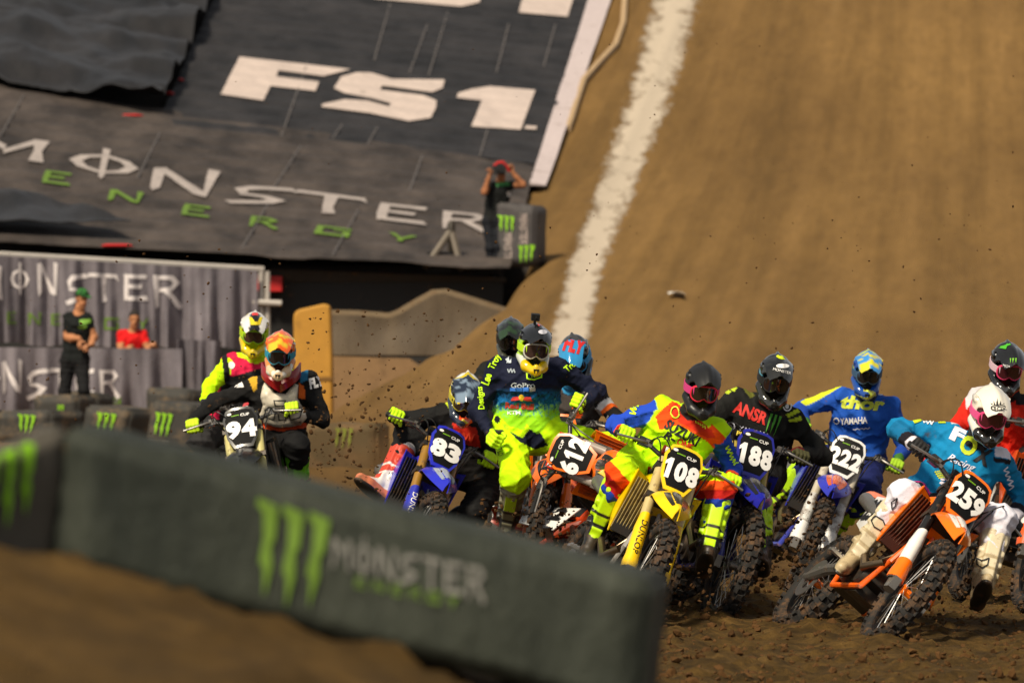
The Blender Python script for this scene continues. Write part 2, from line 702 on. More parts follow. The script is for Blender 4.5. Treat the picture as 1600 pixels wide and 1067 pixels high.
def soil_material():
    m = bpy.data.materials.new('soil')
    nt, N, L, b = nodes_of(m)
    ge = N.new('ShaderNodeNewGeometry')
    at_ = N.new('ShaderNodeAttribute')
    at_.attribute_name = 'dry'

    def noise(scale, det, vec=None, rough=.6):
        n = N.new('ShaderNodeTexNoise')
        n.inputs['Scale'].default_value = scale
        n.inputs['Detail'].default_value = det
        n.inputs['Roughness'].default_value = rough
        L.new(vec or ge.outputs['Position'], n.inputs['Vector'])
        return n.outputs['Fac']

    def ramp(fac, stops):
        r = N.new('ShaderNodeValToRGB')
        cr = r.color_ramp
        while len(cr.elements) < len(stops):
            cr.elements.new(.5)
        for e, (p, c) in zip(cr.elements, stops):
            e.position = p
            e.color = (*lin(c), 1)
        L.new(fac, r.inputs[0])
        return r.outputs[0]
    moist = ramp(noise(5.5, 10, rough=.72), [(.30, (47, 34, 13)), (.46, (74, 55, 22)), (.58, (99, 74, 33)), (.74, (138, 106, 55))])
    turn = N.new('ShaderNodeMapping')          # along the fall of the ramp
    turn.inputs['Rotation'].default_value = (0, 0, R(5.5))
    L.new(ge.outputs['Position'], turn.inputs['Vector'])
    mp = N.new('ShaderNodeMapping')
    mp.inputs['Scale'].default_value = (1.5, .028, .02)
    L.new(turn.outputs[0], mp.inputs['Vector'])
    streak = ramp(noise(1.0, 7, mp.outputs[0], .62), [(.26, (108, 82, 43)), (.48, (132, 101, 56)), (.64, (144, 111, 64)), (.80, (162, 129, 80))])
    mq = N.new('ShaderNodeMapping')
    mq.inputs['Scale'].default_value = (1, .16, .10)
    L.new(turn.outputs[0], mq.inputs['Vector'])
    patch = noise(.30, 4, mq.outputs[0])
    mx0 = N.new('ShaderNodeMix')
    mx0.data_type = 'RGBA'
    mx0.blend_type = 'MULTIPLY'
    mx0.inputs['Factor'].default_value = .4
    L.new(streak, mx0.inputs['A'])
    L.new(ramp(patch, [(.32, (140, 132, 124)), (.6, (255, 255, 255))]), mx0.inputs['B'])
    fine = N.new('ShaderNodeMix')
    fine.data_type = 'RGBA'
    fine.blend_type = 'MULTIPLY'
    fine.inputs['Factor'].default_value = .3
    L.new(mx0.outputs['Result'], fine.inputs['A'])
    L.new(ramp(noise(3.5, 8, mq.outputs[0], .7), [(.35, (150, 142, 135)), (.6, (255, 255, 255))]), fine.inputs['B'])
    mx = N.new('ShaderNodeMix')
    mx.data_type = 'RGBA'
    L.new(at_.outputs['Fac'], mx.inputs['Factor'])
    L.new(moist, mx.inputs['A'])
    L.new(fine.outputs['Result'], mx.inputs['B'])
    L.new(mx.outputs['Result'], b.inputs['Base Color'])
    b.inputs['Roughness'].default_value = .95
    b.inputs['Specular IOR Level'].default_value = .2
    bp = N.new('ShaderNodeBump')
    bp.inputs['Strength'].default_value = .9
    bp.inputs['Distance'].default_value = .03
    L.new(noise(34, 9, rough=.8), bp.inputs['Height'])
    L.new(bp.outputs[0], b.inputs['Normal'])
    return m


SOIL = soil_material()
ground = structure(link('ground', me, SOIL))
GB = bvh_of(me)


def ground_hit(px, py):
    d = Vector(pix(px, py, 1) - CAM).normalized()
    h = GB.ray_cast(Vector(CAM), d, 500)
    return np.array(h[0])


# white chalk lane line dusted onto the ramp
def chalk_material():
    m = bpy.data.materials.new('lane_chalk')
    nt, N, L, b = nodes_of(m)
    ge = N.new('ShaderNodeNewGeometry')
    ed = N.new('ShaderNodeAttribute')
    ed.attribute_name = 'edge'
    n = N.new('ShaderNodeTexNoise')
    n.inputs['Scale'].default_value = 2.4
    n.inputs['Detail'].default_value = 9
    n.inputs['Roughness'].default_value = .7
    mp = N.new('ShaderNodeMapping')
    mp.inputs['Scale'].default_value = (1.4, .35, .35)
    L.new(ge.outputs['Position'], mp.inputs['Vector'])
    L.new(mp.outputs[0], n.inputs['Vector'])
    sub = N.new('ShaderNodeMath')
    sub.operation = 'MULTIPLY_ADD'
    sub.inputs[1].default_value = .42
    L.new(ed.outputs['Fac'], sub.inputs[0])
    L.new(n.outputs['Fac'], sub.inputs[2])
    mr = N.new('ShaderNodeMapRange')
    mr.inputs['From Min'].default_value = .56
    mr.inputs['From Max'].default_value = .80
    mr.inputs['To Min'].default_value = .95
    mr.inputs['To Max'].default_value = 0
    L.new(sub.outputs[0], mr.inputs['Value'])
    b.inputs['Base Color'].default_value = (*lin((184, 170, 152)), 1)
    b.inputs['Roughness'].default_value = 1
    b.inputs['Specular IOR Level'].default_value = .1
    L.new(mr.outputs[0], b.inputs['Alpha'])
    return m


L0 = [(1104, -30), (1102, 0), (1077, 90), (1052, 170), (1017, 250), (987, 330), (957, 405), (939, 470), (929, 520), (922, 560)]
L1 = [(1016, -30), (1012, 0), (989, 90), (968, 170), (939, 250), (913, 330), (884, 405), (864, 470), (854, 520), (846, 560)]
rows, NC = [], 15
for k in range(len(L0) - 1):
    for t in np.linspace(0, 1, 15)[:-1]:
        a = np.array(L1[k]) * (1 - t) + np.array(L1[k + 1]) * t
        b = np.array(L0[k]) * (1 - t) + np.array(L0[k + 1]) * t
        rows.append([ground_hit(*(a + (b - a) * u)) + (0, 0, .012) for u in np.linspace(0, 1, NC)])
Fq = [(i * NC + j, i * NC + j + 1, (i + 1) * NC + j + 1, (i + 1) * NC + j) for i in range(len(rows) - 1) for j in range(NC - 1)]
me = new_mesh('lane_line', np.array(rows).reshape(-1, 3), Fq)
me.attributes.new('edge', 'FLOAT', 'POINT').data.foreach_set('value', np.tile(np.abs(np.linspace(-1, 1, NC)) ** 2.2, len(rows)).astype(np.float32))
structure(link('lane_line', me, chalk_material()))

# ------------------------------------------------------------------ grandstand under the tarpaulins
sd = np.linspace(76.4, 150, 120)
ss = np.linspace(.05, 30, 90)
SS, SD = np.meshgrid(ss, sd, indexing='ij')
SX = np.interp(SD, ED, EX) - SS
SZ = np.interp(SD, GD, GZ) - .14 + np.interp(SD, [60, 76, 90, 112], [.03, .05, .10, .115]) * SS + .03 * np.sin(SD * 2 * PI / .9)
SZ[:, 0] = -.5                      # closed front of the stand
SD[:, 0] = SD[:, 1] - .02
SV = np.stack([SX, SD, SZ], -1).reshape(-1, 3)
I = np.arange(SS.size).reshape(SS.shape)
SQ = np.stack([I[:-1, :-1], I[:-1, 1:], I[1:, 1:], I[1:, :-1]], -1).reshape(-1, 4)
conc = mat('stand_concrete', (52, 49, 47), 1.0, dirt=.3, bump=.3, bscale=4, spec=.05)
stand = structure(link('grandstand', new_mesh('grandstand', SV, SQ), conc))
# smooth carrier surface the sheets are stretched over
SS2, SD2 = np.meshgrid(np.linspace(-4, 34, 100), np.linspace(50, 160, 160), indexing='ij')
SX2 = np.interp(SD2, ED, EX) - SS2
SZ2 = np.interp(SD2, GD, GZ) - .02 + np.interp(SD2, [60, 76, 90, 112], [.03, .05, .10, .115]) * np.maximum(SS2, 0)
I = np.arange(SS2.size).reshape(SS2.shape)
SQ2 = np.stack([I[:-1, :-1], I[:-1, 1:], I[1:, 1:], I[1:, :-1]], -1).reshape(-1, 4)
carrier = BVHTree.FromPolygons([Vector(p) for p in np.stack([SX2, SD2, SZ2], -1).reshape(-1, 3)], [tuple(map(int, q)) for q in SQ2])


def cast(bvh, px, py):
    d = Vector(pix(px, py, 1) - CAM).normalized()
    h = bvh.ray_cast(Vector(CAM), d, 600)
    return None if h[0] is None else (np.array(h[0]), np.array(h[1]))


def stretched(name, quad, nu, nv, lift, wr, material, label, seed, amp2=0.0, rows_=0.0):
    """a sheet stretched over the stand between four corners"""
    G = np.zeros((nu, nv, 3))
    u = np.linspace(0, 1, nu)
    v = np.linspace(0, 1, nv)
    for i in range(nu):
        for j in range(nv):
            q = quad_map(np.array([[u[i], 1 - v[j]]]), quad)[0]
            h = cast(carrier, *q)
            G[i, j] = h[0]
    W = fbm(np.stack([G[..., 0] * 1.2 + .3 * G[..., 1], G[..., 1] * .35, G[..., 2]], -1).reshape(-1, 3), 4, seed).reshape(nu, nv)
    fold = np.abs(vnoise(np.stack([G[..., 0] * .3, G[..., 1] * .9, G[..., 0] * 0], -1).reshape(-1, 3), seed + 3)).reshape(nu, nv)
    G[..., 2] += lift + wr * W + amp2 * fold + rows_ * np.abs(np.sin(PI * G[..., 1] / 1.1 + .8 * W))
    mb = MB().sheet(G, .02)
    return tag(mb.build(name, material), label, 'tarpaulin')


def tarp_material(name, col, col2, k=1.0, rough=.7):
    m = bpy.data.materials.new(name)
    nt, N, L, b = nodes_of(m)
    ge = N.new('ShaderNodeNewGeometry')
    mp = N.new('ShaderNodeMapping')
    mp.inputs['Scale'].default_value = (.8, .35, .35)
    L.new(ge.outputs['Position'], mp.inputs['Vector'])
    n = N.new('ShaderNodeTexNoise')
    n.inputs['Scale'].default_value = 1.3 * k
    n.inputs['Detail'].default_value = 9
    n.inputs['Roughness'].default_value = .68
    L.new(mp.outputs[0], n.inputs['Vector'])
    r = N.new('ShaderNodeValToRGB')
    r.color_ramp.elements[0].position = .36
    r.color_ramp.elements[0].color = (*lin(col), 1)
    r.color_ramp.elements[1].position = .68
    r.color_ramp.elements[1].color = (*lin(col2), 1)
    L.new(n.outputs['Fac'], r.inputs[0])
    L.new(r.outputs[0], b.inputs['Base Color'])
    b.inputs['Roughness'].default_value = rough
    b.inputs['Specular IOR Level'].default_value = .3 if rough > .5 else .6
    bp = N.new('ShaderNodeBump')
    bp.inputs['Strength'].default_value = .5
    bp.inputs['Distance'].default_value = .12
    L.new(n.outputs['Fac'], bp.inputs['Height'])
    L.new(bp.outputs[0], b.inputs['Normal'])
    return m


t_black = tarp_material('tarp_black', (25, 25, 28), (50, 48, 50))
t_grey = tarp_material('tarp_grey', (42, 37, 35), (82, 73, 68))
t_dark = tarp_material('tarp_dark', (17, 16, 16), (38, 35, 34), 1.0, .42)
WHITE_PRINT = mat('white_print', (190, 174, 166), .75, dirt=.12, dcol=(120, 110, 100), dscale=1.5)
GREEN_PRINT = mat('green_print', (92, 122, 36), .7, dirt=.1, dcol=(80, 90, 40), dscale=2)

upper = stretched('printed_tarpaulin', [(362, -60), (955, -60), (838, 262), (245, 200)], 60, 170, .02, .03, t_black,
                  'black tarpaulin printed FS1 in big white capitals on the stand', 21, 0, .05)
lower = stretched('printed_tarpaulin', [(-80, 128), (836, 266), (796, 432), (-80, 376)], 80, 110, .05, .04, t_grey,
                  'grey tarpaulin with white MONSTER and green ENERGY lettering laid over lower stand', 31, 0, .05)
dark = stretched('plain_tarpaulin', [(-90, -60), (366, -60), (252, 190), (-90, 128)], 70, 130, .30, .13, t_dark,
                 'plain wrinkled black tarpaulin at the upper left of the stand', 41, .34)
hem = stretched('white_edge_strip', [(940, -60), (978, -60), (853, 300), (826, 300)], 5, 40, .10, .03,
                mat('strip_white', (190, 176, 176), .7, dirt=.3, dscale=1.2), 'whitish strip edging the black tarpaulin beside the dirt ramp', 51)
hem['category'] = 'edge strip'
foldt = stretched('plain_tarpaulin', [(-80, 322), (60, 344), (205, 384), (-80, 374)], 24, 14, .32, .12, t_dark,
                  'dark bunched tarpaulin end just above the left banner rail', 61, .2)

k6 = lambda P: np.array([(x * .6, y * .6) for x, y in P])
k3 = lambda P: np.array([(330 + x / 3.077, 70 + y / 3.077) for x, y in P])
FS = [k3([(45, 245), (135, 65), (670, 125), (540, 158), (322, 130), (312, 160), (518, 185), (500, 230), (285, 205), (250, 275)]),
      k3([(590, 215), (625, 160), (700, 140), (770, 142), (870, 172), (1122, 175), (1112, 215), (1060, 235), (820, 203), (812, 224), (1020, 250), (1082, 275), (1080, 310), (1055, 358), (950, 375),
          (760, 335), (528, 305), (535, 292), (640, 270), (750, 276), (855, 304), (862, 288), (780, 266), (640, 240)]),
      k3([(1180, 262), (1185, 240), (1250, 220), (1340, 207), (1558, 225), (1488, 415), (1250, 400), (1300, 275)]),
      k6([(1350, 36), (1372, -40), (1505, -40), (1478, 47)]), k6([(970, 0), (995, -30), (1262, -30), (1248, 10), (1200, 21)]),
      k6([(1368, 331), (1398, 333), (1396, 341), (1366, 339)])]
ub = bvh_of(upper.data)
print_on('letter', [[(V, [tuple(range(len(V)))])] for V in FS], ub, WHITE_PRINT, upper, .03, 4.5, jump=False)
z6 = lambda a: [(x / 2, 140 + y / 2) for x, y in a]
lb = bvh_of(lower.data)
LQ = [('M', [(-110, 140), (165, 168), (135, 235), (-140, 205)]), ('O', [(218, 190), (444, 222), (430, 285), (205, 253)]), ('N', [(478, 246), (694, 262), (664, 345), (455, 312)]),
      ('S', [(722, 293), (935, 315), (905, 376), (700, 354)]), ('T', [(918, 316), (1155, 345), (1130, 402), (900, 377)]),
      ('E', [(1176, 356), (1350, 376), (1338, 432), (1160, 408)]), ('R', [(1376, 382), (1540, 398), (1535, 452), (1360, 432)])]
TARP_PRINT = mat('tarp_print', (158, 148, 144), .8, dirt=.25, dcol=(110, 100, 96), dscale=1.5)
shp = []
for ch, q in LQ:
    shp.append(glyph(ch, z6(q)))
print_on('letter', shp, lb, TARP_PRINT, lower, .03, 5, .0025, jump=False)
EQ = [('E', (122, 255, 232, 308)), ('N', (330, 315, 452, 362)), ('E', (557, 360, 668, 408)), ('R', (765, 398, 880, 442)), ('G', (980, 428, 1100, 468)), ('Y', (1200, 450, 1305, 486))]
shp = []
for ch, (x0, y0, x1, y1) in EQ:
    shp.append(glyph(ch, z6([(x0 + 14, y0), (x1, y0 + 14), (x1 - 10, y1), (x0, y1 - 14)])))
print_on('letter', shp, lb, GREEN_PRINT, lower, .03, 5, .0025, jump=False)
# seams of the sheets
seam = mat('seam', (104, 98, 96), .7)
mb = MB()
for x0, y0, x1, y1 in ((535, 196, 490, 262), (590, 200, 562, 250), (612, 0, 585, 96), (668, 40, 640, 116), (795, 40, 776, 115), (762, 205, 750, 245), (868, 40, 850, 105), (700, 20, 670, 120), (480, 100, 440, 215)):
    pts = [cast(ub, x0 + (x1 - x0) * t, y0 + (y1 - y0) * t) for t in np.linspace(0, 1, 10)]
    mb.tube([p[0] + (0, 0, .02) for p in pts if p], .016, 4)
mb.build('seam', seam, upper, True, True)['kind'] = 'stuff'
mb = MB()
for x0, y0, x1, y1 in ((470, 230, 425, 300), (425, 310, 372, 400), (38, 150, 0, 215), (250, 210, 215, 280), (560, 330, 520, 400), (660, 245, 640, 300)):
    pts = [cast(lb, x0 + (x1 - x0) * t, y0 + (y1 - y0) * t) for t in np.linspace(0, 1, 10)]
    mb.tube([p[0] + (0, 0, .02) for p in pts if p], .016, 4)
mb.build('seam', seam, lower, True, True)['kind'] = 'stuff'

# red seat cushions that show where the sheets part
red_m = mat('seat_red', (190, 26, 26), .6)
for i, (x, y, w, lb_) in enumerate(((204, 187, 40, 'red seat cushion showing under the plain black tarpaulin'), (283, 131, 9, 'small red cushion in the gap left of the FS1 tarpaulin'),
                                  (183, 391, 40, 'red cushion showing just above the left banner rail'), (8, 4, 16, 'red cushion in the top left corner of the stand'), (266, 152, 12, 'second small red cushion lower in the tarpaulin gap'))):
    h = cast(carrier, x, y)[0]
    o = MB()
    n = 10
    rings = []
    for t in np.linspace(-1, 1, n):
        rr = (1 - abs(t) ** 5) * .9 + .1
        rings.append([h + np.array([t * w / 90 * .6, .0, .07]) + np.array([0, .22 * math.cos(a) * rr, .035 * math.sin(a) * rr]) for a in np.linspace(0, 2 * PI, 12, endpoint=False)])
    o.loft(rings)
    tag(o.build('seat_cushion', red_m), lb_, 'seat cushion', 'red cushions in the stand')

# hose lying on the ramp beside the strip
hp = [(978, -20), (974, 40), (962, 75), (934, 105), (912, 130), (902, 160), (893, 190), (884, 214)]
hp2 = []
for a, b in zip(hp[:-1], hp[1:]):
    for t in (0, .33, .66):
        hp2.append(ground_hit(a[0] * (1 - t) + b[0] * t, a[1] * (1 - t) + b[1] * t) + (0, 0, .06))
tag(MB().tube(hp2, .075, 8).build('hose', mat('hose_tan', (176, 148, 112), .8, dirt=.3)), 'tan hose snaking down the edge of the dirt ramp', 'hose')
# scrap of white paper on the ramp
g = ground_hit(1057, 464)
pg = np.array([[g + np.array([.13 * (u - .5) * 2, .5 * (v - .5), .04 + .04 * math.sin(3 * u + 2 * v)]) for v in np.linspace(0, 1, 5)] for u in np.linspace(0, 1, 5)])
tag(MB().sheet(pg, .004).build('paper_scrap', mat('paper', (225, 222, 215), .8)), 'scrap of white paper lying on the dirt ramp', 'paper')


# ------------------------------------------------------------------ walls and banners at the foot of the stand
def wall_between(mb, a, b, top_a, top_b, bot, th):
    a, b = np.array(a), np.array(b)
    d = unit(np.append(b - a, 0))
    nrm = np.array([d[1], -d[0], 0]) * th / 2
    P = []
    for s in (-1, 1):
        P += [np.array([*a, bot]) + s * nrm, np.array([*b, bot]) + s * nrm, np.array([*b, top_b]) + s * nrm, np.array([*a, top_a]) + s * nrm]
    mb.add(P, [(0, 1, 2, 3), (7, 6, 5, 4), (0, 4, 5, 1), (1, 5, 6, 2), (2, 6, 7, 3), (3, 7, 4, 0)])
    return mb


wa, wb = pix(-160, 406, 75.4), pix(786, 441, 75.4)
dw = thing('black_wall', 'long black wall with grey ledge at the foot of the stand', 'wall', (wa[0], wa[1], .4))
wall_between(MB(), wa[:2], wb[:2], wa[2], wb[2], .2, .3).build('panel', mat('wall_black', (22, 22, 22), .7, dirt=.2, dscale=2), dw, False, True)
wall_between(MB(), wa[:2] - (.02, 0), wb[:2] + (.05, 0), wa[2] + .07, wb[2] + .07, min(wa[2], wb[2]) + .004, .42).build('ledge', mat('ledge_grey', (62, 57, 52), 1.0, dirt=.3, spec=.05), dw, False, True)

# platform the photographer stands on
plat = structure(MB().box(((wa[0] + wb[0]) / 2, 76.6, wa[2] / 2 - .1), (abs(wb[0] - wa[0]) / 2, 1.0, wa[2] / 2)).build('platform', conc, None, False))

# tan canvas covered barrier that dips and rises in front of the black wall
def px_prism(outline, D, th):
    mb = MB()
    n = len(outline)
    A = [pix(x, y, D) for x, y in outline]
    B = [p + np.array([0, th, 0]) for p in A]
    mb.add(A + B, [tuple(range(n)), tuple(range(n, 2 * n))[::-1]] + [(k, k + n, (k + 1) % n + n, (k + 1) % n) for k in range(n)])
    return mb


canvas = tarp_material('canvas_tan', (66, 55, 42), (94, 80, 62))
cb = thing('canvas_barrier', 'tan canvas covered barrier rising towards the ramp behind the yellow post', 'barrier', pix(600, 620, 70))
top = [(512, 492), (560, 493), (608, 497), (626, 491), (655, 474), (680, 460), (694, 459), (740, 473), (790, 489)]
G = []
for x, y in [(a + (b - a) * np.array(t)) for a, b in zip(map(np.array, top[:-1]), map(np.array, top[1:])) for t in np.linspace(0, 1, 10)]:
    col = []
    yb = 556
    for v in np.linspace(0, 1, 10):
        p = pix(x, y + (yb - y) * v, 70)
        p[1] += -.10 + .05 * math.sin(x * .055 + 1.3 * v) * v - .25 * v * v
        col.append(p)
    G.insert(0, col)
MB().sheet(G, .04).build('canvas', canvas, cb, True, True)
G2 = [[pix(x, y, 70) + np.array([0, dy, dz]) for dy, dz in ((-.14, -.02), (-.08, .05), (.1, .07), (.3, .05), (.36, -.04))] for x, y in top[::-1]]
MB().tube([pix(x, y + 6, 70) + np.array([0, .02, 0]) for x, y in top], .14, 12).build('top_roll', mat('canvas_edge', (104, 89, 70), .9, dirt=.45, spec=.1), cb, True, True)
lw = px_prism([(505, 556), (640, 560), (655, 570), (560, 690), (505, 700)], 69.6, .5).build('lower_panel', mat('panel_tan', (132, 103, 70), .9, dirt=.5, dcol=(96, 74, 50), dscale=2), cb, False, True)

# yellow padded post
fp = thing('padded_post', 'upright yellow foam padded post behind the two leftmost riders', 'post', pix(490, 660, 66))
q = [(458, 492), (464, 484), (508, 474), (516, 478), (519, 560), (520, 690), (462, 690), (459, 560)]
mb = px_prism(q, 66, .45)
o = mb.build('pad', mat('pad_yellow', (178, 128, 42), .75, dirt=.25, dcol=(140, 100, 40), dscale=3, bump=.3, bscale=5), fp, False, True)
bv = o.modifiers.new('soft', 'BEVEL')
bv.width = .05
bv.segments = 3
px_prism([(459.5, 590), (519.5, 588), (519.5, 594), (459.5, 596)], 65.985, .47).build('strap', mat('strap_brown', (120, 84, 30), .8), fp, False, True)


def banner(quad, D0, D1, nu, nv, name, label, mcol, folds, seed):
    th_ = thing(name, label, 'banner', pix(*quad[3], D0))
    G = np.zeros((nu, nv, 3))
    ph = RNG.uniform(0, 6, 8)
    for i, u in enumerate(np.linspace(0, 1, nu)):
        for j, v in enumerate(np.linspace(0, 1, nv)):
            q = quad_map(np.array([[u, 1 - v]]), quad)[0]
            D = D0 + (D1 - D0) * u
            p = pix(*q, D)
            w = sum(math.sin(u * folds * f_ * 2 * PI + ph[k] + (1.1 * v if k % 2 else -.7 * v)) * a for k, (f_, a) in enumerate(((1, .5), (1.7, .35), (2.9, .22), (.45, .5))))
            amp = .05 + .13 * v
            p[1] += amp * w
            p[2] += -.06 * (.5 + .5 * math.sin(u * 9 * PI)) * v
            G[i, j] = p
    o = MB().sheet(G[::-1], .012).build('cloth', mcol, th_, True, True)
    return th_, o


b_grey = tarp_material('banner_grey', (92, 87, 93), (128, 121, 127))
BANNER_PRINT = mat('banner_print', (212, 204, 204), .8, dirt=.15, dcol=(110, 104, 104), dscale=3)
bt, bo = banner([(-60, 396), (402, 423), (402, 540), (-60, 534)], 73.0, 74.2, 150, 16, 'hanging_banner', 'upper draped grey banner with white MONSTER lettering hung from the rail', b_grey, 9, 1)
zq = lambda a: [(x / 3.1375, 380 + y / 3.1375) for x, y in a]
bb = bvh_of(bo.data, Matrix.Identity(4))
shp = []
for ch, (x0, y0, x1, y1) in (('M', (-120, 105, 10, 280)), ('O', (45, 118, 148, 232)), ('N', (180, 95, 285, 258)), ('S', (318, 140, 432, 298)), ('T', (425, 145, 582, 285)), ('E', (600, 150, 728, 285)), ('R', (742, 155, 892, 312))):
    shp.append(glyph(ch, zq([(x0, y0), (x1, y0 + 6), (x1, y1), (x0, y1 - 4)])))
print_on('letter', shp, bb, BANNER_PRINT, bo, .012, 5, .0015, jump=False)
shp = []
for ch, (x0, y0, x1, y1) in (('E', (30, 335, 80, 395)), ('N', (140, 340, 200, 400)), ('E', (250, 345, 300, 402)), ('R', (395, 355, 455, 415)), ('G', (510, 365, 585, 425)), ('Y', (670, 368, 728, 420))):
    shp.append(glyph(ch, zq([(x0, y0), (x1, y0), (x1, y1), (x0, y1)])))
print_on('letter', shp, bb, GREEN_PRINT, bo, .012, 5, .0015, jump=False)
bt2, bo2 = banner([(-60, 542), (285, 545), (285, 640), (-60, 640)], 69.2, 69.8, 110, 16, 'hanging_banner', 'lower grey banner with white lettering behind the walking man in black', b_grey, 5, 2)
bb2 = bvh_of(bo2.data, Matrix.Identity(4))
shp = []
for ch, (x0, y0, x1, y1) in (('O', (-110, 590, 0, 735)), ('N', (5, 575, 108, 735)), ('S', (122, 610, 240, 760)), ('T', (235, 612, 360, 750)), ('E', (362, 616, 470, 750)), ('R', (478, 620, 592, 752))):
    shp.append(glyph(ch, zq([(x0, y0), (x1, y0), (x1, y1), (x0, y1)])))
print_on('letter', shp, bb2, BANNER_PRINT, bo2, .012, 5, .0015, jump=False)
print_on('letter', [glyph('G', zq([(540, 758), (596, 758), (596, 786), (540, 786)])), glyph('E', zq([(430, 758), (480, 758), (480, 786), (430, 786)]))], bb2, GREEN_PRINT, bo2, .012, 5, .0015, jump=False)
for i, (xa, xb) in enumerate(((305, 340),)):
    bt3, bo3 = banner([(278, 530), (345, 533), (340, 690), (278, 690)], 70.2, 70.6, 24, 14, 'hanging_banner', 'narrow dark grey drape between the lower banner and the riders', b_grey, 2, 3)

# rail the upper banner hangs from
rail = thing('banner_rail', 'light metal rail and posts carrying the upper banner', 'rail', pix(200, 560, 73.9))
alu = mat('rail_metal', (188, 180, 172), .5, .3, dirt=.1)
MB().tube([pix(-60, 394, 73.2), pix(412, 421, 74.4)], .05, 8).build('top_bar', alu, rail, True, True)
for x, y0, y1 in ((408, 418, 560), (150, 404, 560), (418, 424, 560)):
    D = 73.2 + (x + 60) / 472 * 1.2 + (.25 if x < 400 else 0)
    MB().tube([pix(x, y0, D), pix(x, y1 + 60, D)], .045, 8).build('post', alu, rail, True, True)
MB().tube([pix(395, 472, 74.3), pix(440, 474, 74.3)], .05, 8).build('cross_bar', alu, rail, True, True)
rb = thing('red_crate', 'red padded crate beside the end of the banner rail', 'crate', pix(418, 456, 75))
for x0, x1, y0, y1 in ((392, 408, 428, 454), (414, 440, 431, 455)):
    o = px_prism([(x0, y0), (x1, y0 + 1), (x1, y1), (x0, y1)], 74.8, .5).build('red_panel', red_m, rb, False, True)


# ------------------------------------------------------------------ foam track blocks
def foam_block(quad, D, depth, back, label, cover, seed=0, group=None, Dr=None, name='foam_block', bev=.035):
    """front face given by four points, block runs back along 'back'"""
    Ds = [D, Dr or D, Dr or D, D]
    Fv = [pix(x, y, d) for (x, y), d in zip(quad, Ds)]
    back = np.array(back, float)
    base = Fv[3]
    t = thing(name, label, 'foam block', base, group)
    bm = bmesh.new()
    vsx = [bm.verts.new(p) for p in Fv] + [bm.verts.new(p + back * depth) for p in Fv]
    for f in ((0, 1, 2, 3), (7, 6, 5, 4), (0, 4, 5, 1), (1, 5, 6, 2), (2, 6, 7, 3), (3, 7, 4, 0)):
        bm.faces.new([vsx[i] for i in f])
    bmesh.ops.recalc_face_normals(bm, faces=bm.faces[:])
    bmesh.ops.bevel(bm, geom=bm.edges[:], offset=bev, segments=3, affect='EDGES')
    bmesh.ops.triangulate(bm, faces=[f for f in bm.faces if len(f.verts) > 4])
    for _ in range(4):
        es = [e for e in bm.edges if e.calc_length() > (.12 if bev > .02 else .05)]
        if es:
            bmesh.ops.subdivide_edges(bm, edges=es, cuts=1, use_grid_fill=True)
    bm.normal_update()
    P = np.array([v.co for v in bm.verts])
    n = (fbm(P * 2.2 * .035 / bev, 4, seed) * .016 + vnoise(P * (1.5, 1.5, 4.0), seed + 5) * .012) * (bev / .035) ** .8
    for v, a in zip(bm.verts, n):
        v.co += v.normal * float(a)
    me = bpy.data.meshes.new('cover')
    bm.to_mesh(me)
    bm.free()
    me.shade_smooth()
    o = link('cover', me, cover, t, True)
    return t, o


cover_m = tarp_material('block_cover', (33, 38, 32), (66, 70, 60), 3.0)
cover_d = mat('block_cover_dusty', (52, 50, 46), .75, dirt=.55, dcol=(112, 94, 72), dscale=3, bump=.4, bscale=6)
GREEN_LOGO = mat('green_logo', (136, 196, 20), .6, dirt=.1, dcol=(70, 70, 40))
GREY_PRINT = mat('grey_print', (128, 126, 120), .7, dirt=.2)


def letters_row(word, tl, tr, br, bl, gap=.10):
    sh = []
    n = len(word)
    q = np.array([tl, tr, br, bl], float)
    for i, ch in enumerate(word):
        a, b = (i + gap / 2) / n, (i + 1 - gap / 2) / n
        top = lambda u: q[0] + (q[1] - q[0]) * u
        bot = lambda u: q[3] + (q[2] - q[3]) * u
        sh.append(glyph(ch, [top(a), top(b), bot(b), bot(a)]))
    return sh


# the two in front of the lens
f1, c1 = foam_block([(98, 664), (1018, 910), (1000, 1120), (82, 884)], 9.0, .40, (.12, 1, .0), 'large blurred foam block with green claw marks in the foreground', cover_m, 3, 'foam blocks in the foreground', 9.1, bev=.012)
B1 = bvh_of(c1.data, Matrix.Identity(4))
print_on('claw_stroke', claw([(402, 776), (516, 806), (494, 952), (398, 930)]), B1, mat('green_dull', (100, 132, 34), .7, dirt=.4, dcol=(60, 70, 40), dscale=14), c1, .008, 16, jump=False)
print_on('letter', letters_row('MONSTER', (516, 838), (762, 888), (760, 940), (514, 884)), B1, GREY_PRINT, c1, .006, 12, .0012, jump=False)
print_on('letter', letters_row('ENERGY', (550, 898), (722, 932), (720, 950), (548, 914), .35), B1, MATS['green_dull'], c1, .006, 12, .0012, jump=False)
f2, c2 = foam_block([(-190, 776), (101, 663), (88, 886), (-190, 985)], 8.55, .35, (-.15, 1, 0), 'blurred foam block cut off by the left edge of the foreground', tarp_material('block_cover_grey', (66, 64, 58), (104, 98, 88)), 8, 'foam blocks in the foreground', 9.02, bev=.012)
B2 = bvh_of(c2.data, Matrix.Identity(4))
print_on('claw_stroke', claw([(-30, 712), (50, 690), (44, 800), (-34, 836)]), B2, GREEN_LOGO, c2, .008, 16, jump=False)

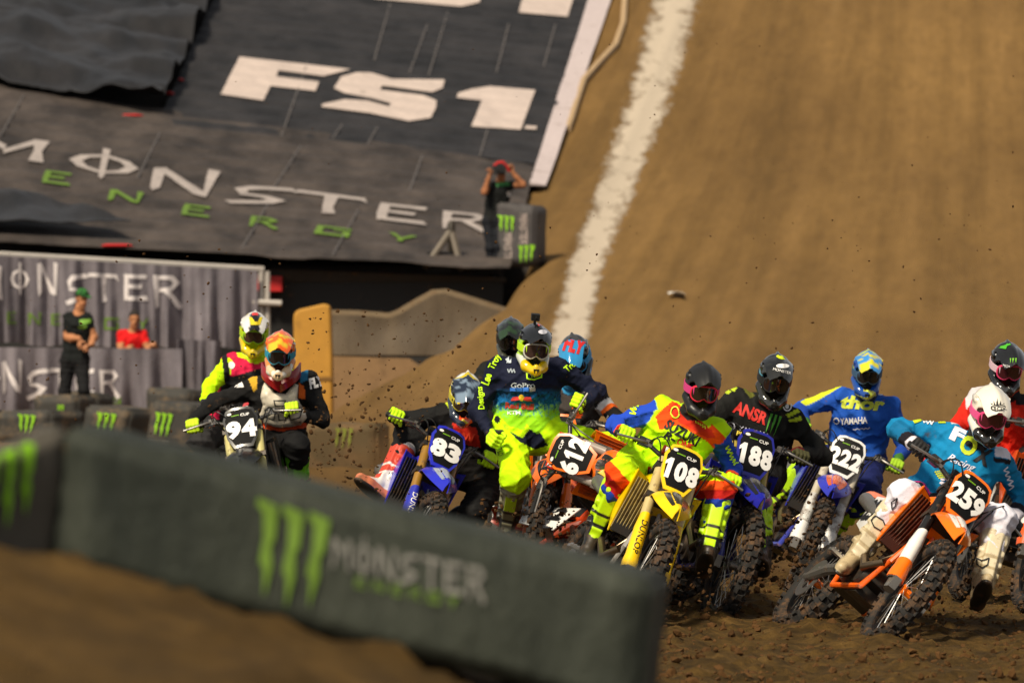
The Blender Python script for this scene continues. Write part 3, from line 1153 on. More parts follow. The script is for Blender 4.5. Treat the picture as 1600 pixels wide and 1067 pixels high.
BLK = 'foam blocks at the foot of the banners'
blocks = [
    # quad TL TR BR BL (px), D, depth, back, label, logo quad
    ([(134, 633), (205, 640), (196, 700), (124, 692)], 60, .62, (.55, 1, 0), 'dusty foam block with claw marks in the middle of the row', [(152, 643), (182, 646), (174, 682), (148, 678)]),
    ([(236, 626), (306, 632), (300, 712), (226, 706)], 58.5, .62, (.55, 1, 0), 'foam block with claw marks nearest the two leftmost riders', [(244, 643), (270, 646), (262, 684), (238, 680)]),
    ([(-6, 640), (80, 641), (76, 690), (-8, 694)], 61, .6, (.7, 1, 0), 'foam block with claw marks at the left edge of the row', [(28, 646), (56, 648), (50, 680), (30, 676)]),
    ([(52, 618), (122, 617), (122, 664), (56, 664)], 64, .6, (.3, 1, 0), 'foam block behind and between the two left blocks of the row', [(90, 632), (100, 632), (98, 660), (88, 658)]),
    ([(92, 610), (152, 616), (154, 660), (96, 655)], 66, .6, (.3, 1, 0), 'small dark foam block at the feet of the walking man', [(126, 616), (136, 617), (134, 650), (124, 648)]),
    ([(226, 604), (300, 612), (296, 655), (228, 650)], 64, .7, (.4, 1, 0), 'low foam block behind the block nearest the left riders', None),
    ([(470, 662), (592, 660), (588, 745), (472, 745)], 52, .6, (.2, 1, 0), 'olive dust covered foam block lying left of the blue 83 bike', [(524, 668), (552, 668), (548, 700), (520, 702)]),
]
for i, (q, D, dep, bk, lb_, lg) in enumerate(blocks):
    cov = cover_d if i < 6 else mat('cover_buried', (78, 66, 42), .9, dirt=.6, dcol=(112, 86, 56), dscale=4)
    t, c = foam_block(q, D, dep, bk, lb_, cov, 20 + i, BLK)
    if lg:
        Bk = bvh_of(c.data, Matrix.Identity(4))
        print_on('claw_stroke', claw(lg), Bk, GREEN_LOGO if i < 6 else mat('green_faded', (120, 130, 44), .9, dirt=.5), c, .02, 6, jump=False)
        if i == 1:
            print_on('letter', letters_row('MONSTER', (232, 686), (264, 690), (264, 697), (232, 693)), Bk, GREY_PRINT, c, .02, 6, .003, jump=False)
t, c = foam_block([(776, 316), (838, 322), (836, 414), (774, 418)], 75.6, .6, (.3, 1, 0), 'foam block standing on end beside the photographer', tarp_material('cover_upright', (52, 50, 50), (84, 80, 80)), 40)
Bk = bvh_of(c.data, Matrix.Identity(4))
print_on('claw_stroke', claw([(779, 336), (803, 338), (803, 364), (779, 362)]), Bk, GREEN_LOGO, c, .02, 6, jump=False)
print_on('claw_stroke', claw([(810, 384), (834, 382), (832, 408), (810, 412)]), Bk, GREEN_LOGO, c, .02, 6, jump=False)
print_on('letter', letters_row('MONSTER', (800, 364), (800, 414), (788, 414), (788, 364)), Bk, WHITE_PRINT, c, .02, 6, .003, jump=False)
print_on('letter', letters_row('MONSTER', (824, 334), (824, 382), (812, 382), (812, 334)), Bk, WHITE_PRINT, c, .02, 6, .003, jump=False)


# ================================================================== DIRT BIKES
RAKE = R(27)
S0 = Vector((.352, 0, 1.0))
AXS = Vector((-math.sin(RAKE), 0, math.cos(RAKE)))
AXLE_F = np.array([.742, 0, .345])
AXLE_R = np.array([-.742, 0, .335])
GRIP_Y, GRIP = .335, np.array([.250, 0, 1.085])

RUBBER = mat('tyre_rubber', (30, 28, 26), .85, dirt=.62, dcol=(98, 70, 43), dscale=14, bump=.3)
BLACKP = mat('black_plastic', (18, 18, 19), .45, dirt=.25, dscale=12)
GRIPM = mat('grip_rubber', (26, 26, 27), .8)
STEEL = mat('bright_steel', (196, 192, 186), .28, .9, dirt=.25, dscale=18)
ALU = mat('alloy', (150, 146, 140), .4, .8, dirt=.45, dscale=12)
DARKM = mat('engine_metal', (70, 66, 62), .5, .7, dirt=.6, dscale=10)
RIMM = mat('rim_black', (22, 22, 24), .35, .6, dirt=.4, dscale=16)
WHITEP = mat('white_plastic', (232, 230, 226), .35, dirt=.18, dscale=14)
PLATE_BLACK = mat('plate_black', (12, 12, 13), .4, dirt=.1)
DIGIT = mat('digit_white', (240, 238, 234), .45, dirt=.08, dscale=20)


def wheel_meshes(ro, w, rim_r, hub_w, knob, tag_):
    rc = ro - w * .5
    prof = [(rc + w * .5 * math.cos(a), w * .52 * math.sin(a)) for a in np.linspace(-2.2, 2.2, 13)] + [(rim_r, w * .3), (rim_r, -w * .3)]
    t = MB().lathe_y(prof, 56)
    n = 66 if rim_r > .25 else 58
    for k in range(n):
        a = 2 * PI * k / n
        rows = [(0, .30)] if k % 2 else [(-.62, .26), (.62, .26)]
        rows = rows + [(-1.25, .16), (1.25, .16)] if k % 2 == 0 else rows
        for th, hw in rows:
            r = rc + (w * .5 + knob * .35) * math.cos(th)
            y = (w * .52 + knob * .35) * math.sin(th)
            er = np.array([math.cos(a), 0, math.sin(a)])
            et = np.array([-math.sin(a), 0, math.cos(a)])
            nrm = er * math.cos(th) + np.array([0, 1, 0]) * math.sin(th)
            bn = np.cross(nrm, et)
            M = np.stack([nrm, et, bn], 1)
            t.box(er * r + np.array([0, y, 0]), (knob * .75, PI * ro / n * (1.0 if th == 0 else .9), w * hw * .62), M)
    tyre = t.mesh('tyre_' + tag_)
    rim = MB().lathe_y([(rim_r + .006, -w * .30), (rim_r + .006, w * .30), (rim_r - .012, w * .22), (rim_r - .016, 0), (rim_r - .012, -w * .22)], 48).mesh('rim_' + tag_)
    hub = MB().lathe_y([(.012, -hub_w), (.035, -hub_w), (.035, -hub_w + .008), (.022, -hub_w * .5), (.022, hub_w * .5), (.035, hub_w - .008), (.035, hub_w), (.012, hub_w)], 18).mesh('hub_' + tag_)
    sp = MB()
    for k in range(32):
        a = 2 * PI * k / 32
        s = 1 if k % 2 else -1
        b = a + (.5 if (k // 2) % 2 else -.5)
        sp.tube([(.034 * math.cos(b), s * hub_w * .9, .034 * math.sin(b)), ((rim_r - .012) * math.cos(a), s * w * .08, (rim_r - .012) * math.sin(a))], .0024, 4, False)
    spokes = sp.mesh('spokes_' + tag_)
    disc = MB().lathe_y([(.075, -.002), (.13, -.002), (.13, .002), (.075, .002)], 30)
    for k in range(5):
        a = 2 * PI * k / 5
        disc.tube([(.03 * math.cos(a), 0, .03 * math.sin(a)), (.08 * math.cos(a + .4), 0, .08 * math.sin(a + .4))], .006, 4)
    return tyre, rim, hub, spokes, disc.mesh('disc_' + tag_)


WF = wheel_meshes(.345, .088, .268, .045, .013, 'front')
WR = wheel_meshes(.335, .112, .238, .055, .015, 'rear')


def superell(cx, cy, cz, hy, hz, n=14, e=2.6):
    out = []
    for k in range(n):
        a = 2 * PI * k / n
        c, s = math.cos(a), math.sin(a)
        out.append((cx, cy + hy * math.copysign(abs(c) ** (2 / e), c), cz + hz * math.copysign(abs(s) ** (2 / e), s)))
    return out


def patch(A, B, C, D, n=8, bulge=(0, 0, 0)):
    """bilinear patch A-B (front edge) to D-C (rear edge)"""
    A, B, C, D = map(lambda p: np.array(p, float), (A, B, C, D))
    G = np.zeros((n, n, 3))
    for i, u in enumerate(np.linspace(0, 1, n)):
        for j, v in enumerate(np.linspace(0, 1, n)):
            G[i, j] = (1 - u) * ((1 - v) * A + v * B) + u * ((1 - v) * D + v * C) + np.array(bulge) * 16 * u * (1 - u) * v * (1 - v) / 1.0
    return G


def leg_pt(s, z):
    return np.array([.705 - .5095 * (z - .345), s * .10, z])


LEGD = unit(leg_pt(0, 1) - leg_pt(0, .3))


def bike_meshes():
    m = {}
    for s, t in ((-1, 'R'), (1, 'L')):
        m['upper' + t] = MB().tube([leg_pt(s, .60), leg_pt(s, .63), leg_pt(s, 1.02), leg_pt(s, 1.045)], [.027, .030, .030, .024], 14).mesh('fork_upper')
        lo = MB().tube([leg_pt(s, .34), leg_pt(s, .64)], .0245, 14)
        m['stan' + t] = lo.mesh('stanchion')
        ft = MB().box(leg_pt(s, .345) + (.02, 0, 0), (.045, .022, .035))
        ft.tube([leg_pt(s, .30), leg_pt(s, .42)], [.03, .028], 12)
        m['foot' + t] = ft.mesh('axle_lug')
        G = []
        for v in np.linspace(0, 1, 9):
            z = .36 + .33 * v
            c = leg_pt(s, z)
            hw = .037 - .010 * max(0, v - .75) * 4 + (.006 if v < .2 else 0)
            row = []
            for a in np.linspace(-1.75, 1.75, 9):
                row.append(c + np.array([.040 * math.cos(a) + .008, hw * math.sin(a) * 1.0, .018 * math.cos(a)]))
            G.append(row)
        m['guard' + t] = MB().sheet(G, .005).mesh('fork_guard')
        m['gcap' + t] = MB().sheet([[c_ + np.array([.004, 0, .001]) + (np.array(q) - c_) * 1.09 for q in row] for row, c_ in ((G[i], leg_pt(s, .36 + .33 * i / 8)) for i in range(0, 4))], .005).mesh('guard_cap')
        # shrouds with returned front edge
        A, B, C, D = (.345, s * .205, .925), (.235, s * .185, .545), (-.10, s * .125, .70), (-.12, s * .115, .93)
        m['shroud' + t] = MB().sheet(patch(A, B, C, D, 9, (0, s * .028, 0)), .006).sheet(patch((.30, s * .115, .90), (.215, s * .115, .56), (.230, s * .188, .55), (.340, s * .207, .92), 6), .006).mesh('shroud')
        rad = MB().box((.245, s * .118, .72), (.018, .058, .165))
        rad.tube([(.245, s * .118, .885), (.245, s * .118, .905)], .02, 10)
        m['rad' + t] = rad.mesh('radiator')
        lv = MB()
        for k in range(6):
            yy = s * (.070 + k * .0195)
            lv.sheet(patch((.272 + .062, yy + s * .016, .885), (.272 - .018, yy + s * .016, .57), (.272 - .03, yy, .57), (.272 + .05, yy, .885), 3), .004)
        m['louv' + t] = lv.mesh('radiator_louvres')
        A, B, C, D = (-.16, s * .128, .87), (-.20, s * .130, .60), (-.56, s * .115, .70), (-.66, s * .095, .915)
        m['side' + t] = MB().sheet(patch(A, B, C, D, 8, (0, s * .02, 0)), .006).mesh('side_panel')
        pg = MB().box((-.05, s * .225, .40), (.028, .055, .008))
        for k in range(5):
            pg.box((-.05, s * (.185 + .02 * k), .412), (.028, .003, .007))
        pg.tube([(-.05, s * .12, .40), (-.05, s * .19, .40)], .012, 8)
        m['peg' + t] = pg.mesh('footpeg')
        m['grip' + t] = MB().tube([(GRIP[0] + .012, s * .265, GRIP[2] + .005), (GRIP[0] + .01, s * .275, GRIP[2] + .005), (GRIP[0] - .004, s * .395, GRIP[2] - .006)], [.022, .0175, .0175], 12).mesh('grip')
        lv = MB()
        lv.tube([(.289, s * .205, 1.092), (.319, s * .235, 1.090), (.334, s * .30, 1.080), (.322, s * .395, 1.066)], [.010, .009, .007, .008], 8)
        lv.box((.279, s * .20, 1.095), (.022, .022, .018))
        m['lever' + t] = lv.mesh('lever')
    bar = []
    for y, x, z in ((.40, GRIP[0] - .004, 1.079), (.21, .266, 1.096), (.125, .302, 1.062), (.06, .308, 1.056)):
        bar.append((x, y, z))
    bar = bar + [(x, -y, z) for x, y, z in bar[::-1]]
    hb = MB().tube(bar, .0142, 10)
    hb.tube([(.293, .13, 1.072), (.293, -.13, 1.072)], .009, 8)
    for s in (-1, 1):
        hb.box((.318, s * .045, 1.035), (.02, .018, .03))
    hb.box((.266, -.225, 1.093), (.03, .03, .026)).box((.266, .235, 1.093), (.022, .018, .02))
    m['bar'] = hb.mesh('handlebar')
    pad = MB()
    pad.loft([superell(.0, 0, 0, .024, .030)] and [[(p[1] + .298, y, p[2] + 1.092) for p in superell(0, 0, 0, .030, .032)] for y in (-.115, -.10, .10, .115)])
    m['pad'] = pad.mesh('bar_pad')
    cl = MB()
    for z, hx in ((.985, .05), (.80, .052)):
        p = leg_pt(0, z)
        cl.box(p + (-.012, 0, 0), (hx * .8, .135, .018), np.array([[math.cos(RAKE), 0, -math.sin(RAKE)], [0, 1, 0], [math.sin(RAKE), 0, math.cos(RAKE)]]))
    m['clamp'] = cl.mesh('triple_clamp')
    cab = MB()
    for y0, y1, rise in ((.21, .06, .05), (-.20, -.05, .065), (-.19, .08, .09)):
        pts = []
        for t in np.linspace(0, 1, 12):
            pts.append((.29 + .20 * math.sin(PI * t) * .75, y0 + (y1 - y0) * t * t, 1.095 + rise * math.sin(PI * t) - .24 * t * t))
        cab.tube(pts, .0042, 6)
    cab.tube([(.30, .20, 1.12), (.40, .16, 1.02), (.42, .135, .9), (.50, .13, .72), (.66, .125, .45), (.70, .10, .40)], .0045, 6)
    m['cable'] = cab.mesh('cables')
    def fpt(t, v, off=0):
        x = .30 + .62 * t
        z = .735 + .135 * math.sin(min(t / .5, 1) * PI / 2) - .235 * max(0, t - .38) ** 1.45
        w = .060 + .058 * math.sin(min(1, t / .5) * PI / 2)
        if t > .55:
            w *= max(.12, (1 - ((t - .55) / .47) ** 2.4))
        return (x - .02 * (v * v) + off * .4, w * v, z - .045 * v * v - (.012 if abs(v) > .9 else 0) + (.010 if abs(v) < .3 and t > .3 else 0) + off)
    G = [[fpt(t, v) for v in np.linspace(-1, 1, 11)] for t in np.linspace(0, 1, 16)]
    m['fgraphic'] = MB().sheet([[fpt(t, v, .0055) for v in np.linspace(-.62, .62, 9)] for t in np.linspace(.56, .90, 7)], .002).mesh('fender_graphic')
    m['fender'] = MB().sheet(G, .006).mesh('front_fender')
    G = []
    for t in np.linspace(0, 1, 12):
        x = -.50 - .55 * t
        z = .925 + .10 * t - .02 * t * t
        w = .095 - .02 * t - (.03 if t > .95 else 0)
        G.append([(x, w * v, z - .05 * abs(v) ** 3) for v in np.linspace(-1, 1, 9)])
    m['rfender'] = MB().sheet(G, .006).mesh('rear_fender')
    m['seat'] = MB().loft([superell(x, 0, z, hy, hz) for x, z, hy, hz in ((.12, .985, .045, .03), (.08, .975, .06, .045), (-.1, .945, .072, .055), (-.35, .935, .082, .05), (-.58, .955, .078, .04), (-.66, .965, .05, .02))]).mesh('seat')
    m['tank'] = MB().loft([superell(x, 0, z, hy, hz) for x, z, hy, hz in ((.24, .90, .05, .06), (.18, .90, .09, .08), (.0, .87, .11, .09), (-.14, .86, .09, .07))]).mesh('tank')
    fr = MB()
    fr.tube([(.34, 0, .80), (.33, 0, .94)], .038, 12)
    for s in (-1, 1):
        fr.tube([(.32, s * .03, .90), (.10, s * .11, .82), (-.10, s * .125, .64), (-.17, s * .12, .42)], [.026, .03, .032, .03], 8)
        fr.tube([(.325, s * .02, .82), (.30, s * .07, .50), (.25, s * .10, .30), (-.12, s * .12, .27), (-.17, s * .12, .42)], .017, 8)
        fr.tube([(-.10, s * .09, .80), (-.50, s * .07, .88)], .011, 6)
        fr.tube([(-.14, s * .10, .55), (-.50, s * .07, .86)], .011, 6)
    m['frame'] = fr.mesh('frame')
    en = MB()
    en.lathe_y([(.0, -.13), (.085, -.13), (.095, -.11), (.095, .10), (.085, .12), (0, .12)], 22, (-.05, 0, .40))
    en.lathe_y([(.0, -.12), (.070, -.12), (.078, -.10), (.078, .115), (.068, .135), (0, .135)], 20, (.13, 0, .385))
    en.lathe_y([(0, -.15), (.06, -.15), (.066, -.13), (.066, -.10), (0, -.10)], 18, (-.06, 0, .41))
    en.box((.04, 0, .36), (.16, .09, .09))
    tl = np.array([[math.cos(.12), 0, math.sin(.12)], [0, 1, 0], [-math.sin(.12), 0, math.cos(.12)]])
    en.box((.135, 0, .58), (.062, .065, .13), tl)
    for k in range(6):
        en.box((.125 + .004 * k, 0, .48 + .033 * k), (.078, .082, .005), tl)
    en.box((.155, 0, .74), (.07, .07, .03), tl)
    m['engine'] = en.mesh('engine')
    ex = MB().tube([(.20, -.02, .66), (.275, -.05, .60), (.285, -.09, .47), (.20, -.135, .40), (.05, -.15, .50), (-.10, -.12, .68), (-.30, -.105, .76)], [.020, .022, .026, .028, .024, .022, .020], 10)
    m['pipe'] = ex.mesh('exhaust_pipe')
    m['muffler'] = MB().tube([(-.30, -.105, .76), (-.34, -.108, .775), (-.74, -.115, .875), (-.78, -.115, .885)], [.025, .040, .042, .028], 14).mesh('muffler')
    sw = MB()
    for s in (-1, 1):
        sw.tube([(-.15, s * .09, .42), (-.45, s * .10, .385), (-.742, s * .085, .335), (-.80, s * .085, .33)], [.034, .032, .024, .02], 8)
    sw.box((-.28, 0, .41), (.05, .10, .03))
    m['swing'] = sw.mesh('swingarm')
    sk = MB().lathe_y([(.06, .078), (.115, .078), (.115, .083), (.06, .083)], 34, AXLE_R)
    for k in range(34):
        a = 2 * PI * k / 34
        sk.box(AXLE_R + (.118 * math.cos(a), .0805, .118 * math.sin(a)), (.004, .0025, .004))
    m['sprocket'] = sk.mesh('sprocket')
    ch = []
    for t in np.linspace(0, 1, 9):
        ch.append((-.15 - .592 * t, .0805, .455 - .0 * t))
    c = MB().tube([(-.13, .0805, .455), (-.742, .0805, .455)], .008, 5).tube([(-.13, .0805, .375), (-.742, .0805, .218)], .008, 5)
    m['chain'] = c.mesh('chain')
    m['skid'] = MB().sheet(patch((.275, -.10, .36), (.275, .10, .36), (-.10, .11, .255), (-.10, -.11, .255), 6, (0, 0, -.01)), .006).mesh('skid_plate')
    m['caliper'] = MB().box((.66, .072, .40), (.035, .02, .045)).mesh('brake_caliper')
    return m


BM = bike_meshes()
# number plate, in the plane parallel to the fork
PN = np.array([math.cos(RAKE - .12), 0, math.sin(RAKE - .12)])
PU = np.array([-math.sin(RAKE - .12), 0, math.cos(RAKE - .12)])
PC = np.array([.462, 0, 1.005])
OUT = [(-.092, .136), (-.055, .148), (.055, .148), (.092, .136), (.118, .072), (.102, -.065), (.062, -.143), (-.062, -.143), (-.102, -.065), (-.118, .072)]


def on_plate(u, v, w):
    """viewer's right is the bike's left (+y)"""
    return PC + np.array([0, 1, 0]) * u + PU * v + PN * (w - 1.1 * u * u)


def plate_sheet(outline, w, th):
    V, T = refine(np.array(outline), [tuple(range(len(outline)))], .035, 4)
    n = len(V)
    P = [on_plate(u, v, w + th) for u, v in V]
    Bk = [on_plate(u, v, w) for u, v in V]
    from collections import Counter
    ec = Counter()
    for t in T:
        for a, b in zip(t, t[1:] + t[:1]):
            ec[(a, b)] += 1
    Fc = list(T) + [tuple(i + n for i in t[::-1]) for t in T]
    for (a, b) in ec:
        if (b, a) not in ec:
            Fc.append((b, a, a + n, b + n))
    return MB().add(P + Bk, Fc)


ONE = [(.30, 0), (.30, .70), (.02, .62), (.02, .80), (.42, 1), (.80, 1), (.80, 0)]


def plate_text(s, cu, cv, w, h, wz, bold=0, shear=0):
    V, T, _ = text2d(s, bold, shear) if s != '1' else (np.array(ONE), [tuple(range(7))], 1)
    V = (V - .5) * (w, h) + (cu, cv)
    V, T = refine(V, T, .03, 3)
    return MB().add([on_plate(u, v, wz) for u, v in V], T)


def guard_text(s, side, z0, z1, w, x_off=.052):
    """lettering running down the front of a fork guard"""
    V, T, _ = text2d(s, .01)
    P = []
    for u, v in V:
        z = z1 + (z0 - z1) * u
        c = leg_pt(side, z)
        a = (v - .5) * w / .040
        P.append(c + np.array([.0445 * math.cos(a) + .009, .0405 * math.sin(a), .018 * math.cos(a)]))
    return MB().add(P, T)


BIKES = {}


def bike(key, label, raw, plastic, number, shroud=None, guard=None, plate_edge=None, plate_bg=None, frame=None, fork=None, rim=None,
         louvre=None, pad_text='', digits_w=.205, guard_txt='', fender=None, side=None, top_text='CUP', side_no=None, bold=.055, txtcol=None,
         guard_dirt=.2, radm=None, pad_col=(20, 20, 20), fgraphic=(24, 24, 26)):
    x, y, z, yaw, lean, st, pit = raw
    M = Matrix.Translation((x, y, z)) @ Matrix.Rotation(yaw, 4, 'Z') @ Matrix.Rotation(lean, 4, 'X') @ Matrix.Rotation(pit, 4, 'Y')
    STE = Matrix.Translation(S0) @ Matrix.Rotation(st, 4, AXS) @ Matrix.Translation(-S0)
    b = thing('dirt_bike', label, 'dirt bike', M=M, group='dirt bikes in the race')
    P = lambda nm, c, d=.22, r=.3: mat('%s_%d_%d_%d' % (nm, *c), c, r, dirt=d, dscale=13, coat=.3 if r < .5 else 0, spec=.5 if r < .5 else .2)
    pl = P('plastic', plastic)
    shm = P('plastic', shroud or plastic)
    gm = P('guard', guard or plastic, guard_dirt)
    fem = P('plastic', fender or plastic)

    def part(name, key_, m, steer=False, parent=None):
        o = link(name, BM[key_] if isinstance(key_, str) else key_, None, parent or b)
        if not o.data.materials:
            o.data.materials.append(m)
        o.material_slots[0].link = 'OBJECT'
        o.material_slots[0].material = m
        if steer and parent is None:
            o.matrix_basis = STE
        return o
    # steered parts
    for nm, W, ax, ste in (('front_wheel', WF, AXLE_F, True), ('rear_wheel', WR, AXLE_R, False)):
        o = part(nm, W[0], RUBBER)
        o.matrix_basis = (STE if ste else Matrix.Identity(4)) @ Matrix.Translation(Vector(ax)) @ Matrix.Rotation(random.uniform(0, 6), 4, 'Y')
        part('rim', W[1], rim or RIMM, parent=o)
        part('hub', W[2], P('hub', plastic, .3) if key in ('259', '612') else ALU, parent=o)
        part('spokes', W[3], STEEL, parent=o)['kind'] = 'stuff'
        d = part('brake_disc', W[4], STEEL, parent=o)
        d.location = (0, .062 if ste else -.07, 0)
    fk = P('fork', fork or (60, 56, 50), .35)
    for t in 'RL':
        u = part('fork_leg', 'upper' + t, fk, True)
        part('stanchion', 'stan' + t, STEEL, parent=u)
        part('axle_lug', 'foot' + t, ALU, parent=u)
        g = part('fork_guard', 'guard' + t, gm, parent=u)
        if not guard_txt:
            part('guard_cap', 'gcap' + t, pl, parent=u)
        if guard_txt:
            e = guard_text(guard_txt, -1 if t == 'R' else 1, .44, .64, .036).build('lettering', txtcol or BLACKP, None)
            e.parent = u
            e['kind'] = 'stuff'
    hb = part('handlebar', 'bar', P('bar', (46, 44, 42), .3), True)
    for t in 'RL':
        part('grip', 'grip' + t, GRIPM, parent=hb)
        part('lever', 'lever' + t, ALU, parent=hb)
    pd = part('bar_pad', 'pad', P('pad', pad_col, .1, .6), parent=hb)
    part('triple_clamp', 'clamp', DARKM, True)
    part('cables', 'cable', BLACKP, True)['kind'] = 'stuff'
    ff = part('front_fender', 'fender', fem, True)
    part('fender_graphic', 'fgraphic', P('graphic', fgraphic, .3), parent=ff)
    part('brake_caliper', 'caliper', ALU, True)
    # number plate
    pe = plate_sheet(OUT, 0, .010).build('number_plate', P('plastic', plate_edge or plastic), b)
    pe.matrix_basis = STE
    k = .86
    bg = [(u * .87, v * .86 + .004) for u, v in OUT]
    plate_sheet(bg, .010, .0025).build('backing', P('plate', plate_bg or (9, 9, 10), .06, .7), pe)
    n = len(number)
    tw = digits_w / max(n, 1)
    for i, ch in enumerate(number):
        w_ = tw * (.72 if ch == '1' else .97)
        plate_text(ch, (i - (n - 1) / 2) * tw, -.012, w_, .128, .0165 + .0004 * i, bold).build('digit', DIGIT, pe)
    if top_text:
        plate_text(top_text, .035, .088, .06, .020, .0165, .02).build('lettering', DIGIT, pe)
        plate_text('.......', -.03, .09, .05, .008, .0165, .02).build('lettering', GREEN_LOGO, pe)['kind'] = 'stuff'
        plate_sheet([(-.068 + .015 * math.cos(a), .108 + .009 * math.sin(a)) for a in np.linspace(0, 2 * PI, 12, endpoint=False)], .0128, .002).build('round_sticker', DIGIT, pe)
    if pad_text:
        V, T, _ = text2d(pad_text, .03)
        P3 = [(.298 + .0335 * math.cos(v * .9 - .2), (u - .5) * .21, 1.092 + .034 * math.sin(v * .9 - .2) + .002) for u, v in V]
        MB().add(P3, T).build('lettering', DIGIT if pad_col != (20, 20, 20) else mat('pad_print', (226, 200, 60), .5), pd)['kind'] = 'stuff'
    # frame side
    fm = P('frame', frame or (40, 40, 42), .4, .35)
    part('frame', 'frame', fm)
    part('engine', 'engine', DARKM)
    part('exhaust_pipe', 'pipe', mat('pipe_steel', (120, 104, 84), .35, .9, dirt=.35))
    part('muffler', 'muffler', ALU)
    part('swingarm', 'swing', ALU)
    part('chain', 'chain', DARKM)
    part('sprocket', 'sprocket', STEEL)
    part('skid_plate', 'skid', BLACKP)
    part('seat', 'seat', mat('seat_cover', (24, 24, 26), .85, dirt=.3, bump=.3))
    part('tank', 'tank', pl)
    part('rear_fender', 'rfender', P('plastic', fender or plastic))
    lm = P('louvre', louvre or (46, 44, 42), .5)
    for t, s in (('R', -1), ('L', 1)):
        part('radiator_shroud', 'shroud' + t, shm)
        rd = part('radiator', 'rad' + t, radm or DARKM)
        part('radiator_louvres', 'louv' + t, lm, parent=rd)['kind'] = 'stuff'
        sp_ = part('side_panel', 'side' + t, P('side', side or (235, 233, 228), .25))
        V, T, _ = text2d(side_no or number, .045) if number else ([], [], 1)
        P3 = []
        for u, v in V:
            uu = u if s < 0 else 1 - u
            xx = -.52 + .30 * uu
            zz = .695 + .155 * v + .02 * (1 - uu)
            P3.append((xx, s * (.1405 + (xx + .38) * .05), zz))
        if number:
            MB().add(P3, T if s < 0 else [t_[::-1] for t_ in T]).build('side_number', BLACKP if not side else DIGIT, sp_)['kind'] = 'stuff'
        part('footpeg', 'peg' + t, STEEL)
    W = {}
    for t, s in (('R', -1), ('L', 1)):
        W['grip' + t] = np.array(M @ STE @ Vector((GRIP[0], s * GRIP_Y, GRIP[2])))
        W['peg' + t] = np.array(M @ Vector((-.055, s * .225, .42)))
    W['left'] = np.array((M @ STE).to_3x3() @ Vector((0, 1, 0)))
    W['fwd'] = np.array(M.to_3x3() @ Vector((1, 0, 0)))
    W['up'] = np.array(M.to_3x3() @ Vector((0, 0, 1)))
    W['Lf'] = np.array(M.to_3x3() @ Vector((0, 1, 0)))
    W['M'] = M
    W['STE'] = STE
    W['y'] = y
    W['root'] = b
    BIKES[key] = W
    return b


BLUE, YEL, ORG, WHT, BLK = (38, 46, 190), (250, 208, 6), (255, 118, 8), (232, 230, 226), (16, 16, 17)
FLUO = (206, 250, 10)
bike('94', 'black dirt bike with number 94 plate leading on the left', [-1.542, 30.6571, 0.03, -1.6533, 0.2049, 0.0515, -0.08], BLK, '94',
     guard=(120, 116, 60), fork=(196, 186, 120), shroud=(24, 24, 24), plate_bg=(10, 10, 10), pad_text='PROTAPER', guard_txt='PRO', side=(20, 20, 20), louvre=(60, 60, 60))
bike('A', 'black and red dirt bike half hidden behind the number 94 bike', [-1.86, 32.6, .06, -PI / 2 + .08, -.03, .1, 0], (196, 30, 40), '', plate_bg=(150, 20, 26), pad_text='', shroud=(226, 222, 220), fender=(222, 220, 216))
bike('83', 'blue dirt bike with number 83 plate, leaning to the right', [-.9077, 29.2707, -.02, -1.3584, -.4128, .0486, -.0762], BLUE, '83', guard=(44, 52, 170), fork=(150, 110, 40), frame=(40, 52, 120), guard_txt='DUNLOP', txtcol=DIGIT, pad_text='', fgraphic=(150, 160, 180))
bike('612', 'orange dirt bike with number 612 plate, tipped over on its side', [1.2748, 28.3587, .5279, -1.525, 1.1887, .085, -.0043], ORG, '612', guard=(230, 90, 20), fork=(150, 140, 130), frame=(240, 96, 16), pad_text='RENTHAL', pad_col=(200, 40, 30), digits_w=.225, louvre=(200, 84, 24))
bike('12', 'orange dirt bike lying fallen under the number 612 bike', [.12, 28.75, 0, R(-40), R(-60), .2, 0], (226, 70, 14), '612', frame=(200, 70, 20), side=None)
bike('E', 'orange dirt bike upright behind the tipped number 612 bike', [.33, 30.3, 0, -PI / 2 - .2, -.06, 0, 0], ORG, '', frame=(240, 96, 16), top_text='')
bike('F', 'dark dirt bike hidden behind the standing navy rider', [-.02, 32.3, 0, -PI / 2, 0, 0, 0], (20, 24, 20), '', top_text='')
bike('108', 'yellow dirt bike with number 108 plate, leaning to the right', [.405, 26.232, -.050, -1.33, -.470, -.101, -.0154], YEL, '108', guard=(250, 206, 10), fork=(196, 176, 120), plate_edge=YEL, guard_txt='DUNLOP', fgraphic=(30, 28, 16), louvre=(170, 150, 96), frame=(150, 146, 140), pad_text='RENTHAL', pad_col=(120, 30, 30), guard_dirt=.15, digits_w=.222)
bike('188', 'deep blue dirt bike with number 188 plate right of the yellow bike', [1.0391, 27.1297, -.03, -1.4039, -.2898, .0858, -.0069], (30, 34, 150), '188', guard=(34, 40, 150), fork=(170, 150, 60), guard_txt='DUNLOP', txtcol=DIGIT, pad_text='PROTAPER', frame=(40, 46, 120), digits_w=.225)
bike('222', 'mud spattered white and blue dirt bike with number 222 plate', [1.6947, 31.0525, -.04, -1.4195, -.5002, -.2296, .0125], WHT, '222', guard=(220, 220, 216), fender=(46, 54, 180), fork=(190, 180, 160), guard_dirt=.75, frame=(60, 70, 170), shroud=(50, 60, 180), fgraphic=(200, 90, 50), plate_bg=(24, 24, 24), digits_w=.225)
